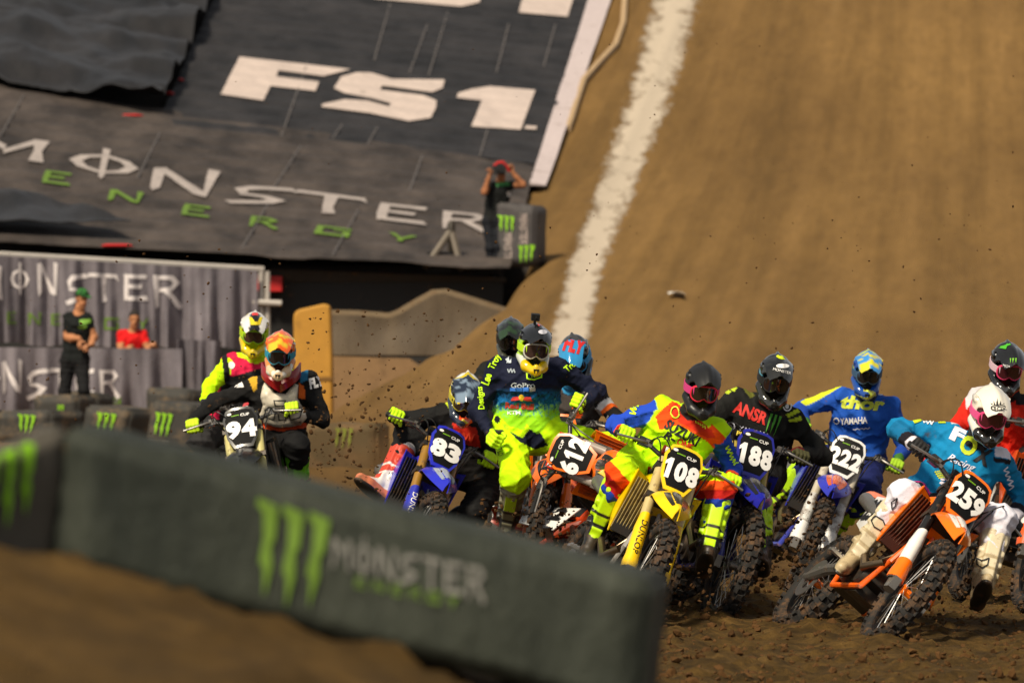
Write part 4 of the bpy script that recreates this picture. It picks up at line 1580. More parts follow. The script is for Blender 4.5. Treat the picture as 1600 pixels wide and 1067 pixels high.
bike('259', 'orange dirt bike with number 259 plate, leaning hard in the right foreground', [1.6977, 25.0727, -.03, -1.3275, -.7224, -.0798, -.0094], ORG, '259', guard=(236, 232, 226), fork=(24, 24, 24), frame=(240, 96, 16), louvre=(76, 34, 20), guard_dirt=.3, pad_text='', digits_w=.222, guard_txt='', fgraphic=(226, 222, 216), radm=mat('rad_dark', (70, 32, 20), .6, .3, dirt=.4))
bike('K', 'white and orange dirt bike half hidden behind the number 259 bike', [2.93, 28.2, 0, -PI / 2 + .16, -.30, 0, 0], (226, 90, 30), '', top_text='', guard=(232, 228, 220), fork=(222, 130, 40), guard_dirt=.4)


# ================================================================== PEOPLE
def ik(a, b, l1, l2, hint):
    """middle joint between a and b nearest to the hint"""
    a, b, hint = map(lambda v: np.asarray(v, float), (a, b, hint))
    d = np.linalg.norm(b - a)
    n = (b - a) / (d + 1e-9)
    if d > (l1 + l2) * .995:
        k = d / (l1 + l2) * 1.005
        l1, l2 = l1 * k, l2 * k
    x = (l1 * l1 - l2 * l2 + d * d) / (2 * d)
    r = math.sqrt(max(l1 * l1 - x * x, 0))
    w = hint - a
    w = unit(w - n * (w @ n))
    return a + n * x + w * r


HC = {}


def hand_mesh():
    """left hand closed round a bar that lies along Y; index finger and thumb on the -Y side"""
    if 'hand' in HC:
        return HC['hand']
    pr = []
    ys = [-.034, -.0115, .0115, .033]
    ln = [.94, 1.06, 1.0, .84]
    for y, k in zip(ys, ln):
        K = np.array([-.012, y * .95, .040])
        A = np.array([.030 * k, y, .034])
        B = np.array([.040 * k, y, -.006])
        T = np.array([.016, y, -.030 * k])
        pr += [('c', (-.085, y * .55, .002), K, .020, .0145), ('c', K, A, .0128, .0112), ('c', A, B, .0112, .0102), ('c', B, T, .0102, .0088)]
    pr += [('c', (-.115, 0, -.002), (-.08, 0, 0), .027, .026), ('c', (-.062, -.028, -.006), (-.034, -.052, -.024), .017, .0135), ('c', (-.034, -.052, -.024), (.004, -.050, -.034), .0125, .0105), ('c', (.004, -.050, -.034), (.024, -.046, -.024), .0105, .009)]
    V, Q = surface(pr, (-.16, -.085, -.065), (.075, .07, .085), .0042, .007)
    HC['hand'] = (V, Q)
    return HC['hand']


def boot_mesh():
    """tall off-road boot: ankle at the origin, shaft up +Z, toe +X"""
    if 'boot' in HC:
        return HC['boot']
    pr = [('c', (-.012, 0, .02), (-.02, 0, .16), .058, .066), ('c', (-.02, 0, .16), (-.018, 0, .31), .066, .078), ('c', (-.018, 0, .31), (-.016, 0, .335), .078, .076),
          ('c', (-.035, 0, -.045), (-.01, 0, .03), .052, .058), ('c', (-.03, 0, -.055), (.12, 0, -.060), .046, .042), ('c', (.12, 0, -.060), (.185, 0, -.064), .042, .033),
          ('c', (.02, 0, .01), (.12, 0, -.045), .046, .036), ('e', (.085, 0, -.095), (.140, .049, .022)), ('e', (-.035, 0, -.098), (.075, .043, .024)),
          ('b', (.045, 0, .19), (.018, .040, .13), .012), ('b', (.055, 0, .02), (.022, .042, .05), .015)]
    for z in (.06, .13, .20, .27):
        pr.append(('b', (.0, -.060, z), (.035, .014, .016), .006))
        pr.append(('b', (.0, .060, z), (.035, .010, .016), .006))
    V, Q = surface(pr, (-.13, -.10, -.14), (.25, .10, .42), .0065, .016)
    HC['boot'] = (V, Q)
    return HC['boot']


def helmet_parts():
    if 'helmet' in HC:
        return HC['helmet']
    pr = [('e', (-.012, 0, .022), (.138, .119, .130)), ('e', (-.045, 0, -.035), (.100, .108, .105)),
          ('c', (-.02, -.092, -.075), (.085, -.066, -.118), .034, .034), ('c', (-.02, .092, -.075), (.085, .066, -.118), .034, .034),
          ('c', (.085, -.062, -.124), (.150, -.016, -.134), .036, .028), ('c', (.085, .062, -.124), (.150, .016, -.134), .036, .028),
          ('c', (.150, -.016, -.134), (.150, .016, -.134), .028, .028), ('c', (.160, 0, -.105), (.166, 0, -.152), .020, .015),
          ('c', (.02, -.106, .072), (-.10, -.092, .045), .016, .012), ('c', (.02, .106, .072), (-.10, .092, .045), .016, .012),
          ('c', (.03, 0, .146), (-.09, 0, .138), .014, .010),
          ('-', 'b', (.165, 0, -.010), (.135, .100, .062), .03), ('-', 'e', (-.01, 0, -.13), (.095, .082, .105))]
    sh = surface(pr, (-.20, -.155, -.205), (.225, .155, .19), .0058, .016)
    # peak: tapered curved blade with a centre ridge and raised side wings
    G = []
    for t in np.linspace(0, 1, 12):
        x = .005 + .232 * t
        zc = .147 + .012 * math.sin(t * PI * .8) - .058 * t * t
        w = .108 - .022 * t - (.018 * ((t - .8) / .2) ** 2 if t > .8 else 0)
        G.append([(x - .022 * v * v, w * v, zc - .050 * v * v * (1 - .25 * t) + (.010 if abs(v) < .25 else 0)) for v in np.linspace(-1, 1, 13)])
    pk = MB().sheet(G, .006)
    for s in (-1, 1):
        pk.tube([(.012, s * .106, .092), (.022, s * .106, .098)], .010, 10)
    # goggle frame: rounded band, and the lens inside it
    fr, ln, gw = [], [], []
    for k in range(40):
        a = 2 * PI * k / 40
        c, s_ = math.cos(a), math.sin(a)
        y = .088 * math.copysign(abs(c) ** .62, c)
        z = -.012 + .048 * math.copysign(abs(s_) ** .75, s_)
        if s_ < 0:
            z += .024 * max(0, 1 - (abs(y) / .032) ** 2)
        x = .112 - 3.2 * y * y - .10 * (z + .008)
        fr.append((x, y, z))
    ring = [np.array(p) for p in fr] + [np.array(fr[0])]
    gf = MB().tube(ring, .0085, 8, False)
    c0 = np.array([.116, 0, -.006])
    L = MB()
    rings = []
    for t in (.02, .35, .7, 1.0):
        rings.append([(c0[0] - 3.2 * (p[1] * t) ** 2 - .10 * (p[2] + .008) * t + .004, p[1] * t, c0[2] + (p[2] - c0[2]) * t) for p in fr])
    L.loft(rings, False)
    strap = MB()
    G = []
    for a in np.linspace(.62, 2 * PI - .62, 40):
        x, y = -.012 + .141 * math.cos(a), .1225 * math.sin(a)
        G.append([(x * (1 if z < .03 else .985) , y * (1.0 if z < .03 else .985), z) for z in (-.026, .0, .022)])
    strap.sheet(G, .004)
    mouth = MB()
    mouth.loft([[(.170 + dx, y * k, -.128 + z * k) for y, z in ((-.022, .014), (.022, .014), (.014, -.016), (-.014, -.016))] for dx, k in ((-.02, 1.1), (.012, 1), (.0145, .9))])
    HC['helmet'] = (sh, pk.mesh('visor'), gf.mesh('goggle_frame'), L.mesh('goggle_lens'), strap.mesh('goggle_strap'), mouth.mesh('mouth_vent'))
    return HC['helmet']


def crease(m, sc=5.0, st=.55):
    """crumpled cloth relief"""
    nt = m.node_tree
    N, L = nt.nodes, nt.links
    b = N['Principled BSDF']
    old = b.inputs['Normal'].links[0].from_socket if b.inputs['Normal'].links else None
    tc = N.new('ShaderNodeTexCoord')
    n = N.new('ShaderNodeTexNoise')
    n.noise_type = 'RIDGED_MULTIFRACTAL'
    n.inputs['Scale'].default_value = sc
    n.inputs['Detail'].default_value = 2.5
    n.inputs['Distortion'].default_value = .9
    L.new(tc.outputs['Object'], n.inputs['Vector'])
    bp = N.new('ShaderNodeBump')
    bp.inputs['Strength'].default_value = st
    bp.inputs['Distance'].default_value = .022
    L.new(n.outputs['Fac'], bp.inputs['Height'])
    if old:
        L.new(old, bp.inputs['Normal'])
    L.new(bp.outputs[0], b.inputs['Normal'])
    return m


CLOTH = mat('cloth', (255, 255, 255), .82, attr=True, bump=.7, bscale=24, vary=.12, dirt=.12, dscale=7, spec=.25)
crease(CLOTH)
CLEAN = mat('cloth_clean', (255, 255, 255), .85, attr=True, bump=.3, bscale=30, vary=.10, spec=.25)
SHELL = mat('helmet_paint', (255, 255, 255), .18, attr=True, coat=.9, vary=.03, dirt=.05, dscale=16)
SHELL_MATT = mat('helmet_matt', (255, 255, 255), .42, attr=True, vary=.05)
LEATHER = mat('boot_leather', (255, 255, 255), .45, attr=True, vary=.1, dirt=.42, dscale=8)
GLOVEM = mat('glove_fabric', (255, 255, 255), .8, attr=True, bump=.3, bscale=80, vary=.08)
LENS = {}


def lens_mat(c):
    if c not in LENS:
        m = mat('lens_%d_%d_%d' % c, c, .06, coat=1.0, vary=.25)
        LENS[c] = m
    return LENS[c]


def frame_m(X, Y, Z, loc):
    M = Matrix.Identity(4)
    for i, v in enumerate((X, Y, Z)):
        for j in range(3):
            M[j][i] = float(v[j])
    for j in range(3):
        M[j][3] = float(loc[j])
    return M


def paint_cols(n, base):
    return np.tile(np.array(lin(base)), (n, 1))


def add_helmet(root, c, yaw, pitch, roll, st, scale=1.0):
    """helmet at c facing the lens; yaw>0 turns to picture right, pitch>0 looks down, roll>0 tips the crown to picture right"""
    (V, Q), pk, gf, ln, strap, mouth = helmet_parts()
    base = Matrix.Rotation(-PI / 2, 4, 'Z')
    scale *= .91
    M = Matrix.Translation(Vector(c)) @ Matrix.Rotation(R(yaw), 4, 'Z') @ Matrix.Rotation(R(pitch), 4, 'X') @ Matrix.Rotation(R(roll), 4, 'Y') @ base @ Matrix.Diagonal((scale, scale * .91, scale, 1))
    me = new_mesh('helmet', V, Q)
    col = paint_cols(len(V), st['shell'])
    x, y, z = V[:, 0], V[:, 1], V[:, 2]
    if 'low' in st:
        col[z < -.035 + .25 * x] = lin(st['low'])
    if 'chin' in st:
        col[(x > .075) & (z < -.05)] = lin(st['chin'])
    if 'side' in st:
        col[(np.abs(y) > .085) & (z > -.06) & (z < .05)] = lin(st['side'])
    if 'stripe' in st:
        m = np.abs(np.sin(z * 48 + np.abs(y) * 30 - x * 18)) > .78
        col[m & (z > -.12)] = lin(st['stripe'])
    if 'patch' in st:
        nz = vnoise(V * 17 + 3.1, st.get('seed', 3))
        col[nz > .18] = lin(st['patch'])
    if 'patch2' in st:
        nz = vnoise(V * 21 + 8.7, st.get('seed', 3) + 2)
        col[nz > .30] = lin(st['patch2'])
    set_col(me, col)
    h = link('helmet', me, SHELL_MATT if st.get('matt') else SHELL, root, True)
    h.matrix_basis = M
    h.matrix_parent_inverse = root.matrix_basis.inverted()
    kids = []
    for nm, m_, mt in (('visor', pk, None), ('goggle_frame', gf, st['frame']), ('goggle_lens', ln, None), ('goggle_strap', strap, st.get('strap', st['frame'])), ('mouth_vent', mouth, (16, 16, 16))):
        if nm == 'visor':
            m2 = pk.copy()
            vc = np.array([v.co for v in m2.vertices])
            col = paint_cols(len(vc), st.get('visor', st['shell']))
            if 'visor2' in st:
                nz = vnoise(vc * (24, 24, 10) + 1.7, st.get('seed', 3) + 5)
                kk = st.get('vmode', 'noise')
                m = (np.abs(vc[:, 1]) < .045) if kk == 'centre' else (np.abs(vc[:, 1]) > .05) if kk == 'sides' else nz > .05
                col[m] = lin(st['visor2'])
            set_col(m2, col)
            o = link(nm, m2, None, h)
            m2.materials.clear()
            m2.materials.append(SHELL_MATT if st.get('matt') else SHELL)
        else:
            o = link(nm, m_, None, h)
            mt_ = lens_mat(st.get('lens', (30, 26, 22))) if nm == 'goggle_lens' else mat('trim_%d_%d_%d' % mt, mt, .5)
            if not m_.materials:
                m_.materials.append(mt_)
            o.material_slots[0].link = 'OBJECT'
            o.material_slots[0].material = mt_
        kids.append(o)
    return h, M, kids


def add_glove(root, c, bar_left, side, elbow, cols, grip=True, up=None):
    """c: grip centre; bar_left: direction of the bike's left along the bar"""
    V, Q = hand_mesh()
    V = V.copy()
    if side == 'R':
        V[:, 1] *= -1
        Q = Q[:, ::-1]
    Y = unit(bar_left)
    d = np.asarray(elbow) - c
    X = -unit(d - Y * (d @ Y))
    Z = np.cross(X, Y)
    M = frame_m(X, Y, Z, c)
    me = new_mesh('glove', V, Q)
    col = paint_cols(len(V), cols[0])
    if len(cols) > 1:
        col[(V[:, 0] < -.095)] = lin(cols[1])
        col[(V[:, 0] > -.07) & (V[:, 0] < -.02) & (V[:, 2] < .012)] = lin(cols[1])
    set_col(me, col)
    o = link('glove', me, GLOVEM, root)
    o.matrix_basis = M
    o.matrix_parent_inverse = root.matrix_basis.inverted()
    return o, np.array(M @ Vector((-.112, 0, 0)))


def add_boot(root, ankle, knee, fwd, st, name='boot'):
    V, Q = boot_mesh()
    Z = unit(np.asarray(knee) - ankle)
    X = unit(np.asarray(fwd, float) - Z * (np.asarray(fwd, float) @ Z) * .9)
    Y = unit(np.cross(Z, X))
    X2 = np.cross(Y, Z)
    M = frame_m(X2, Y, Z, ankle)
    me = new_mesh(name, V, Q)
    x, y, z = V.T
    col = paint_cols(len(V), st['base'])
    if 'foot' in st:
        col[z < .035 - .2 * x] = lin(st['foot'])
    if 'straps' in st:
        col[(np.abs(((z - .03 - .3 * x) % .075) - .03) < .010) & (z > .02) & (z < .17)] = lin(st['straps'])
        col[(z < .12 - .5 * x) & (np.abs(y) > .03) & (z > -.03) & (x > -.02)] = lin(st['straps'])
    if 'shin' in st:
        col[(x > .03) & (z > .17) & (z < .30) & (np.abs(y) < .035)] = lin(st['shin'])
    if 'top' in st:
        col[z > .315] = lin(st['top'])
    col[(z < -.085)] = lin(st.get('sole', (22, 20, 18)))
    set_col(me, col)
    o = link(name, me, LEATHER, root)
    o.matrix_basis = M
    o.matrix_parent_inverse = root.matrix_basis.inverted()
    return o, M


def body_mesh(J, zones_extra=(), h=.0085, bulk=1.0, lean_r=1.0):
    hipR, hipL, shR, shL = (np.asarray(J[k], float) for k in ('hipR', 'hipL', 'shR', 'shL'))
    pc, sc = (hipR + hipL) / 2, (shR + shL) / 2
    up = unit(sc - pc)
    lat = unit(shL - shR)
    lath = unit(hipL - hipR)
    back = unit(np.cross(lat, up))
    if back[1] < 0:
        back = -back
    mid = pc * .5 + sc * .5 + back * .045
    P = []

    def c(zone, a, b, r1, r2):
        P.append((zone, ('c', np.asarray(a, float), np.asarray(b, float), r1 * bulk, r2 * bulk)))
    for s in (-1, 1):
        c('torso', pc + lath * s * .06 + up * .06, mid + lat * s * .068, .124, .126)
        c('torso', mid + lat * s * .068, sc + lat * s * .082 - up * .085, .128, .124)
    c('torso', mid - back * .03, sc - up * .10 - back * .03, .115, .115)
    c('torso', shR - up * .005, shL - up * .005, .070, .070)
    c('torso', sc + up * .0, sc + up * .045, .085, .062)
    c('hips', hipR + up * .03, hipL + up * .03, .118, .118)
    c('hips', pc + lath * .05 - up * .02, pc - lath * .05 + up * .02, .12, .12)
    for s in 'RL':
        sh, el, wr = J['sh' + s], J['el' + s], J['wr' + s]
        hp, kn, an = J['hip' + s], J['kn' + s], J['an' + s]
        c('uarm' + s, sh, el, .064, .049)
        c('farm' + s, el, wr, .048, .033)
        c('thigh' + s, hp, kn, .108, .082)
        k1 = np.asarray(kn) * .72 + np.asarray(an) * .28
        c('shin' + s, kn, k1, .077, .062)
        c('shin' + s, k1, an, .058, .040)
        kf = unit(np.asarray(kn) - (np.asarray(hp) + np.asarray(an)) / 2)
        c('knee' + s, np.asarray(kn) - kf * .01, np.asarray(kn) + kf * .010, .079, .072)
    c('neck', sc + up * .03, J['head'], .066, .060)
    prims = [p for _, p in P]
    allp = np.array([q for p in prims for q in (p[1], p[2])])
    lo, hi = allp.min(0) - .17, allp.max(0) + .17
    ph = RNG.uniform(0, 6, 6)
    dirs = RNG.normal(size=(5, 3))
    dirs[:, 2] *= 1.6
    dirs /= np.linalg.norm(dirs, axis=1, keepdims=True)

    def warp(X):
        w = 0
        for k in range(5):
            q = np.sin(X @ (dirs[k] * (17 + 7 * k)).astype(np.float32) + ph[k] + 1.9 * np.sin(X @ (dirs[(k + 2) % 5] * 9).astype(np.float32) + ph[k]))
            w = w + (1 - np.abs(q)) ** 2
        return ((.8 - w) * .0075).astype(np.float32)
    V, Q = surface(prims, lo, hi, h, .035, warp)
    best = np.full(len(V), 9.)
    zi = np.zeros(len(V), int)
    tt = np.zeros(len(V))
    V32 = V.astype(np.float32)
    for i, (zn, p) in enumerate(P):
        d, t = cone(V32, *p[1:5])
        m = d < best
        best[m], zi[m], tt[m] = d[m], i, t[m]
    zn = np.array([z for z, _ in P])[zi]
    return V, Q, zn, tt


def zone_colors(V, zn, tt, cols, polys=(), fn=None):
    col = np.zeros((len(V), 3))
    for z in set(zn):
        key = z if z in cols else z.rstrip('RL')
        if key == 'knee' and key not in cols:
            th_ = cols['thigh']
            cols = dict(cols, knee=th_ if isinstance(th_, tuple) else th_[-1][1])
        spec = cols.get(key, cols['torso'])
        m = zn == z
        if isinstance(spec, tuple):
            col[m] = lin(spec)
        else:
            t = tt[m]
            cc = np.tile(np.array(lin(spec[-1][1])), (m.sum(), 1))
            for tm, c in reversed(spec[:-1]):
                cc[t < tm] = lin(c)
            col[m] = cc
    px, py = to_px(V)
    for zs, pts, c in polys:
        m = in_poly(px, py, pts)
        if zs:
            m &= np.array([z.rstrip('RL') in zs or z in zs for z in zn])
        col[m] = lin(c)
    if fn:
        fn(V, zn, tt, px, py, col)
    return col


RG = 'riders in the race'


def person(key, label, D, J, cols, helmet=None, hd=(0, 18, 0), gloves=None, boots=None, bk=None, polys=(), fn=None, texts=(), group=RG,
           arms=('bar', 'bar'), feet=('peg', 'peg'), toes=None, h=.0085, bulk=1.0, cat='person', hscale=1.0):
    """J: picture position and depth offset of each joint; hands and feet default to the bike's grips and pegs"""
    W = BIKES.get(bk) if bk else None
    g = lambda q: pix(q[0], q[1], D + q[2])
    if bk and key != 'D':
        J = {k: (v[0], v[1], v[2] + {'s': .15, 'h': .06 if k == 'head' else 0, 'e': .20}.get(k[0], 0)) for k, v in J.items()}
    jj = {k: g(v) for k, v in J.items() if k in ('head', 'shR', 'shL', 'hip')}
    lat = unit(unit(jj['shL'] - jj['shR']) + np.array([1, 0, 0]) * .6)
    jj['hipR'], jj['hipL'] = jj['hip'] - lat * .095, jj['hip'] + lat * .095
    base = Vector((float(jj['hip'][0]), float(jj['hip'][1]), gz(jj['hip'][0], jj['hip'][1])))
    root = thing('person', label, cat, base, group)
    made = {}
    for i, s in enumerate('RL'):
        sh = jj['sh' + s]
        hint = g(J['el' + s])
        if arms[i] == 'bar':
            c, axis = W['grip' + s], W['left']
        else:
            c, axis = g(J['ha' + s]), np.array(arms[i], float)
        el = ik(sh, c + unit(hint - c) * .10, .285, .255, hint)
        for _ in range(2):
            d = el - c
            Y = unit(axis)
            X = -unit(d - Y * (d @ Y))
            wr = c - X * .100
            el = ik(sh, wr, .285, .255, hint)
        jj['el' + s], jj['wr' + s] = el, wr
        made['hand' + s] = (c, axis, el)
        if feet[i] == 'peg':
            an = W['peg' + s] + W['up'] * .105 - W['fwd'] * .03
            fd = W['fwd'] * 1.0 + W['Lf'] * (.25 if s == 'L' else -.25)
        else:
            an = g(J['an' + s])
            fd = np.array(toes[i], float)
        kn = ik(jj['hip' + s], an, .43, .42, g(J['kn' + s]))
        jj['kn' + s], jj['an' + s] = kn, an
        made['foot' + s] = (an, kn, fd)
    V, Q, zn, tt = body_mesh(jj, h=h, bulk=bulk)
    me = new_mesh('body', V, Q)
    set_col(me, zone_colors(V, zn, tt, cols, polys, fn))
    body = link('body', me, CLOTH if boots else CLEAN, root, True)
    for s in 'RL':
        c, axis, el = made['hand' + s]
        if gloves:
            gl = gloves[s] if isinstance(gloves, dict) else gloves
            add_glove(root, c, axis, s, el, gl)
        if boots:
            an, kn, fd = made['foot' + s]
            bt, BMx = add_boot(root, an, kn, fd, boots[s] if 'R' in boots else boots)
            made['boot' + s] = bt
    hm = None
    if helmet:
        hm, HM, kids = add_helmet(root, jj['head'], *hd, helmet, hscale)
        HB = [bvh_of(hm.data, HM), bvh_of(kids[0].data, HM)]
        made['helmet'] = (hm, kids, HM)
    bb_ = bvh_of(me)
    for t in texts:
        kind, where = t[0], t[1]
        if where == 'body':
            tb, par, off = bb_, body, .005
        elif where == 'helmet':
            tb, par, off = HB[0], hm, .003
        elif where == 'visor':
            tb, par, off = HB[1], kids[0], .003
        else:
            tb, par, off = bvh_of(made[where].data, made[where].matrix_basis), made[where], .004
        if kind == 'text':
            _, _, s_, box, rot, c = t[:6]
            kw = t[6] if len(t) > 6 else {}
            sh_ = [text_px(s_, *box, rot, **kw)]
            nm = 'lettering'
        else:
            _, _, pts, c = t[:4]
            sh_ = [(np.array(p, float), [tuple(range(len(p)))]) for p in pts]
            nm = t[4] if len(t) > 4 else 'emblem'
        m_ = mat('print_%d_%d_%d' % c, c, .7, vary=.06)
        o = print_on(nm, sh_, tb, m_, par, off, 3.0, .0006)
        o['kind'] = 'stuff'
    made.update(root=root, body=body, bvh=bb_, J=jj)
    for s in 'RL':
        for a, b, nm in (('sh', 'el', .3), ('el', 'wr', .265), ('hip', 'kn', .43), ('kn', 'an', .42)):
            l = np.linalg.norm(jj[a + s] - jj[b + s])
            if l > nm * 1.12:
                print('LIMB', key, a + s, round(float(l / nm), 2))
    lt = np.linalg.norm((jj['shR'] + jj['shL']) / 2 - jj['hip'])
    if not .36 < lt < .56:
        print('TORSO', key, round(float(lt), 2))
    sw = np.linalg.norm(jj['shR'] - jj['shL'])
    if not .30 < sw < .42:
        print('SHOULDERS', key, round(float(sw), 2))
    return made


def ell(cx, cy, rx, ry, n=14, a0=0):
    return [(cx + rx * math.cos(a0 + 2 * PI * k / n), cy + ry * math.sin(a0 + 2 * PI * k / n)) for k in range(n)]


def outline(pts, w):
    """closed outline stroke as small quads"""
    pts = np.array(pts, float)
    out = []
    n = len(pts)
    for i in range(n):
        a, b = pts[i], pts[(i + 1) % n]
        d = unit(np.append(b - a, 0))[:2]
        nr = np.array([-d[1], d[0]]) * w / 2
        out.append([a - nr - d * w * .3, b - nr + d * w * .3, b + nr + d * w * .3, a + nr - d * w * .3])
    return out


def scrawl(cx, cy, w, h, rot=0, n=9, lw=1.8, seed=1):
    """illegible looping script: a zigzag of short strokes"""
    rg = random.Random(seed)
    c, s = math.cos(R(rot)), math.sin(R(rot))
    pts = []
    for k in range(n + 1):
        x = (k / n - .5) * w
        y = (.5 if k % 2 else -.5) * h * rg.uniform(.45, 1.0)
        pts.append(np.array((cx + c * x - s * y, cy + s * x + c * y)))
    out = []
    for a, b in zip(pts[:-1], pts[1:]):
        d = unit(np.append(b - a, 0))[:2]
        nr = np.array([-d[1], d[0]]) * lw / 2
        out.append([a - nr, b - nr, b + nr, a + nr])
    return out


NEON, NAVY, BLACK, RED_, CYAN = (198, 250, 0), (14, 20, 44), (13, 13, 14), (222, 40, 20), (10, 120, 168)
WHITE = (230, 228, 226)
BOOT_NEON = dict(base=(196, 240, 10), foot=(50, 42, 32), straps=(24, 24, 24))
BOOT_BLACK = dict(base=(24, 24, 24), foot=(22, 22, 22), straps=(60, 60, 60))
BOOT_WHITE = dict(base=(214, 200, 168), foot=(186, 166, 128), straps=(176, 158, 122))
BOOT_RED = dict(base=(206, 70, 50), foot=(206, 120, 84), straps=(226, 222, 214), top=(230, 226, 222))

# --- rider of 108
def gband(V, zn, tt, px, py, col):
    og, rd, bl = (np.array(lin(c)) for c in ((250, 80, 8), (190, 28, 16), (24, 60, 160)))
    m = np.isin(zn, ['thighR', 'kneeR', 'shinR'])
    q = (px - 985) * -.75 + (py - 742) * .66
    for a, c in ((8, og), (25, rd), (40, bl)):
        col[m & (q > a)] = c
    m = np.isin(zn, ['thighL', 'kneeL', 'shinL'])
    for a, c in ((750, og), (766, rd), (779, bl)):
        col[m & (py > a)] = c


G_ = person('G', 'rider in neon yellow, orange and blue on the yellow 108 bike', 26.23,
    dict(head=(1097, 605, -.12), shR=(1036, 640, .06), shL=(1120, 672, -.02), hip=(1020, 732, .26), elR=(978, 655, .05), elL=(1140, 722, .04), knR=(962, 758, -.12), knL=(1094, 776, .0), anL=(1104, 866, -.26), anR=(930, 832, .04)),
    dict(torso=NEON, uarm=(30, 72, 190), farm=[(.72, (30, 72, 190)), (.9, (250, 84, 10)), (2, (190, 34, 20))], hips=NEON, thigh=NEON, shin=NEON, neck=(30, 30, 30)),
    dict(shell=(26, 26, 27), visor=(24, 24, 25), matt=True, frame=(226, 30, 60), strap=(210, 60, 130), lens=(44, 34, 24)), (6, 18, 6), [NEON, (60, 70, 20)], BOOT_NEON, '108',
    feet=(0, 0), toes=((-.1, -1, -.2), (.05, -1, .3)),
    polys=[(('torso',), [(1024, 650), (1050, 626), (1075, 640), (1108, 668), (1112, 662), (1140, 690), (1135, 720), (1102, 688), (1062, 664), (1030, 672)], (246, 78, 12)),
           (('torso',), [(1044, 640), (1056, 628), (1080, 645), (1112, 672), (1118, 684), (1104, 684), (1062, 660)], (206, 46, 20)),
           (('hips', 'thigh'), [(1012, 728), (1030, 736), (1036, 752), (1012, 748)], (190, 30, 20))],
    fn=gband,
    texts=[('text', 'body', 'SUZUKI', (1066, 676, 58, 17), 30, BLACK, dict(bold=.035)), ('text', 'body', 'R-', (1047, 682, 20, 12), 27, BLACK, dict(bold=.04, shear=.2)), ('text', 'body', 'ONE', (1070, 694, 26, 12), 27, (214, 40, 20), dict(bold=.04)),
           ('poly', 'body', scrawl(994, 634, 30, 13, -62, 10, 2.4), NEON, 'script_print'), ('poly', 'body', scrawl(1142, 712, 34, 10, 68, 11, 2.2, 3), NEON, 'script_print'),
           ('poly', 'body', outline(ell(1055, 645, 6.5, 8), 2.2), (200, 220, 40)), ('poly', 'body', scrawl(1094, 664, 20, 5, 36, 9, 1.5, 4), (220, 220, 40), 'script_print')])

# --- rider of 188
H_ = person('H', 'rider in black camouflage jersey on the blue 188 bike', 27.13,
    dict(head=(1211, 590, -.14), shR=(1150, 625, .05), shL=(1238, 655, .02), hip=(1172, 742, .32), elR=(1105, 668, .05), elL=(1264, 668, .05), knR=(1105, 770, -.1), knL=(1190, 780, .0), anL=(1190, 866, -.26)),
    dict(torso=(20, 20, 19), uarm=(22, 22, 20), farm=[(.85, (18, 18, 18)), (2, (90, 20, 20))], hips=(16, 16, 18), thigh=(18, 18, 20), shin=(18, 18, 20), neck=(20, 20, 20)),
    dict(shell=(16, 16, 17), visor=(18, 18, 18), visor2=(34, 34, 30), side=(96, 170, 196), frame=(30, 30, 30), lens=(40, 34, 28), patch=(40, 40, 36)), (2, 22, 8), [(60, 58, 24), (180, 190, 40)], dict(base=(196, 240, 10), foot=(20, 20, 20), straps=(24, 24, 24)), '188',
    feet=('peg', 0), toes=(0, (-.15, -1, .3)),
    polys=[(('uarm', 'torso'), [(1128, 600), (1140, 592), (1152, 606), (1147, 612)], (180, 200, 40)), (('uarm', 'torso'), [(1126, 610), (1134, 604), (1142, 612), (1138, 616)], (180, 200, 40)),
           (('torso', 'uarm'), [(1156, 600), (1168, 606), (1180, 618), (1172, 622)], (92, 94, 30)), (('torso', 'uarm'), [(1208, 636), (1226, 622), (1236, 632), (1216, 642)], (86, 90, 32)),
           (('uarm', 'torso'), [(1228, 648), (1246, 638), (1250, 643), (1232, 652)], (176, 196, 40)), (('uarm', 'torso'), [(1232, 656), (1252, 650), (1253, 657), (1234, 660)], (176, 196, 40))],
    texts=[('text', 'body', 'ANSR', (1173, 645, 56, 20), 22, (206, 36, 24), dict(bold=.04)), ('text', 'body', 'YAMAHA', (1178, 675, 50, 9), 15, (206, 206, 224), dict(bold=.02)),
           ('poly', 'body', outline(ell(1144, 665, 5.5, 6), 1.6), (214, 214, 230)), ('poly', 'body', outline(ell(1230, 636, 6, 6.5), 2), (226, 226, 226)), ('poly', 'body', [ell(1230, 636, 3, 3.5)], (226, 226, 226)),
           ('poly', 'body', [[(1204 + 7 * k, 646 + 2 * k), (1208 + 7 * k, 647 + 2 * k), (1200 + 6 * k, 668 + 2 * k), (1196 + 6 * k, 676 + 2 * k)] for k in range(3)], (70, 150, 40)),
           ('poly', 'body', scrawl(1172, 601, 10, 5, 10, 5, 1.5, 5), WHITE, 'script_print'), ('poly', 'visor', [ell(1224, 556, 11, 6, 14)], (196, 214, 20)), ('poly', 'visor', scrawl(1224, 556, 14, 5, 18, 6, 1.5, 6), BLACK, 'script_print'), ('poly', 'visor', [ell(1223, 572, 10, 3.5)], WHITE),
           ('text', 'visor', 'MONSTER', (1222, 580, 28, 4), 14, WHITE)])

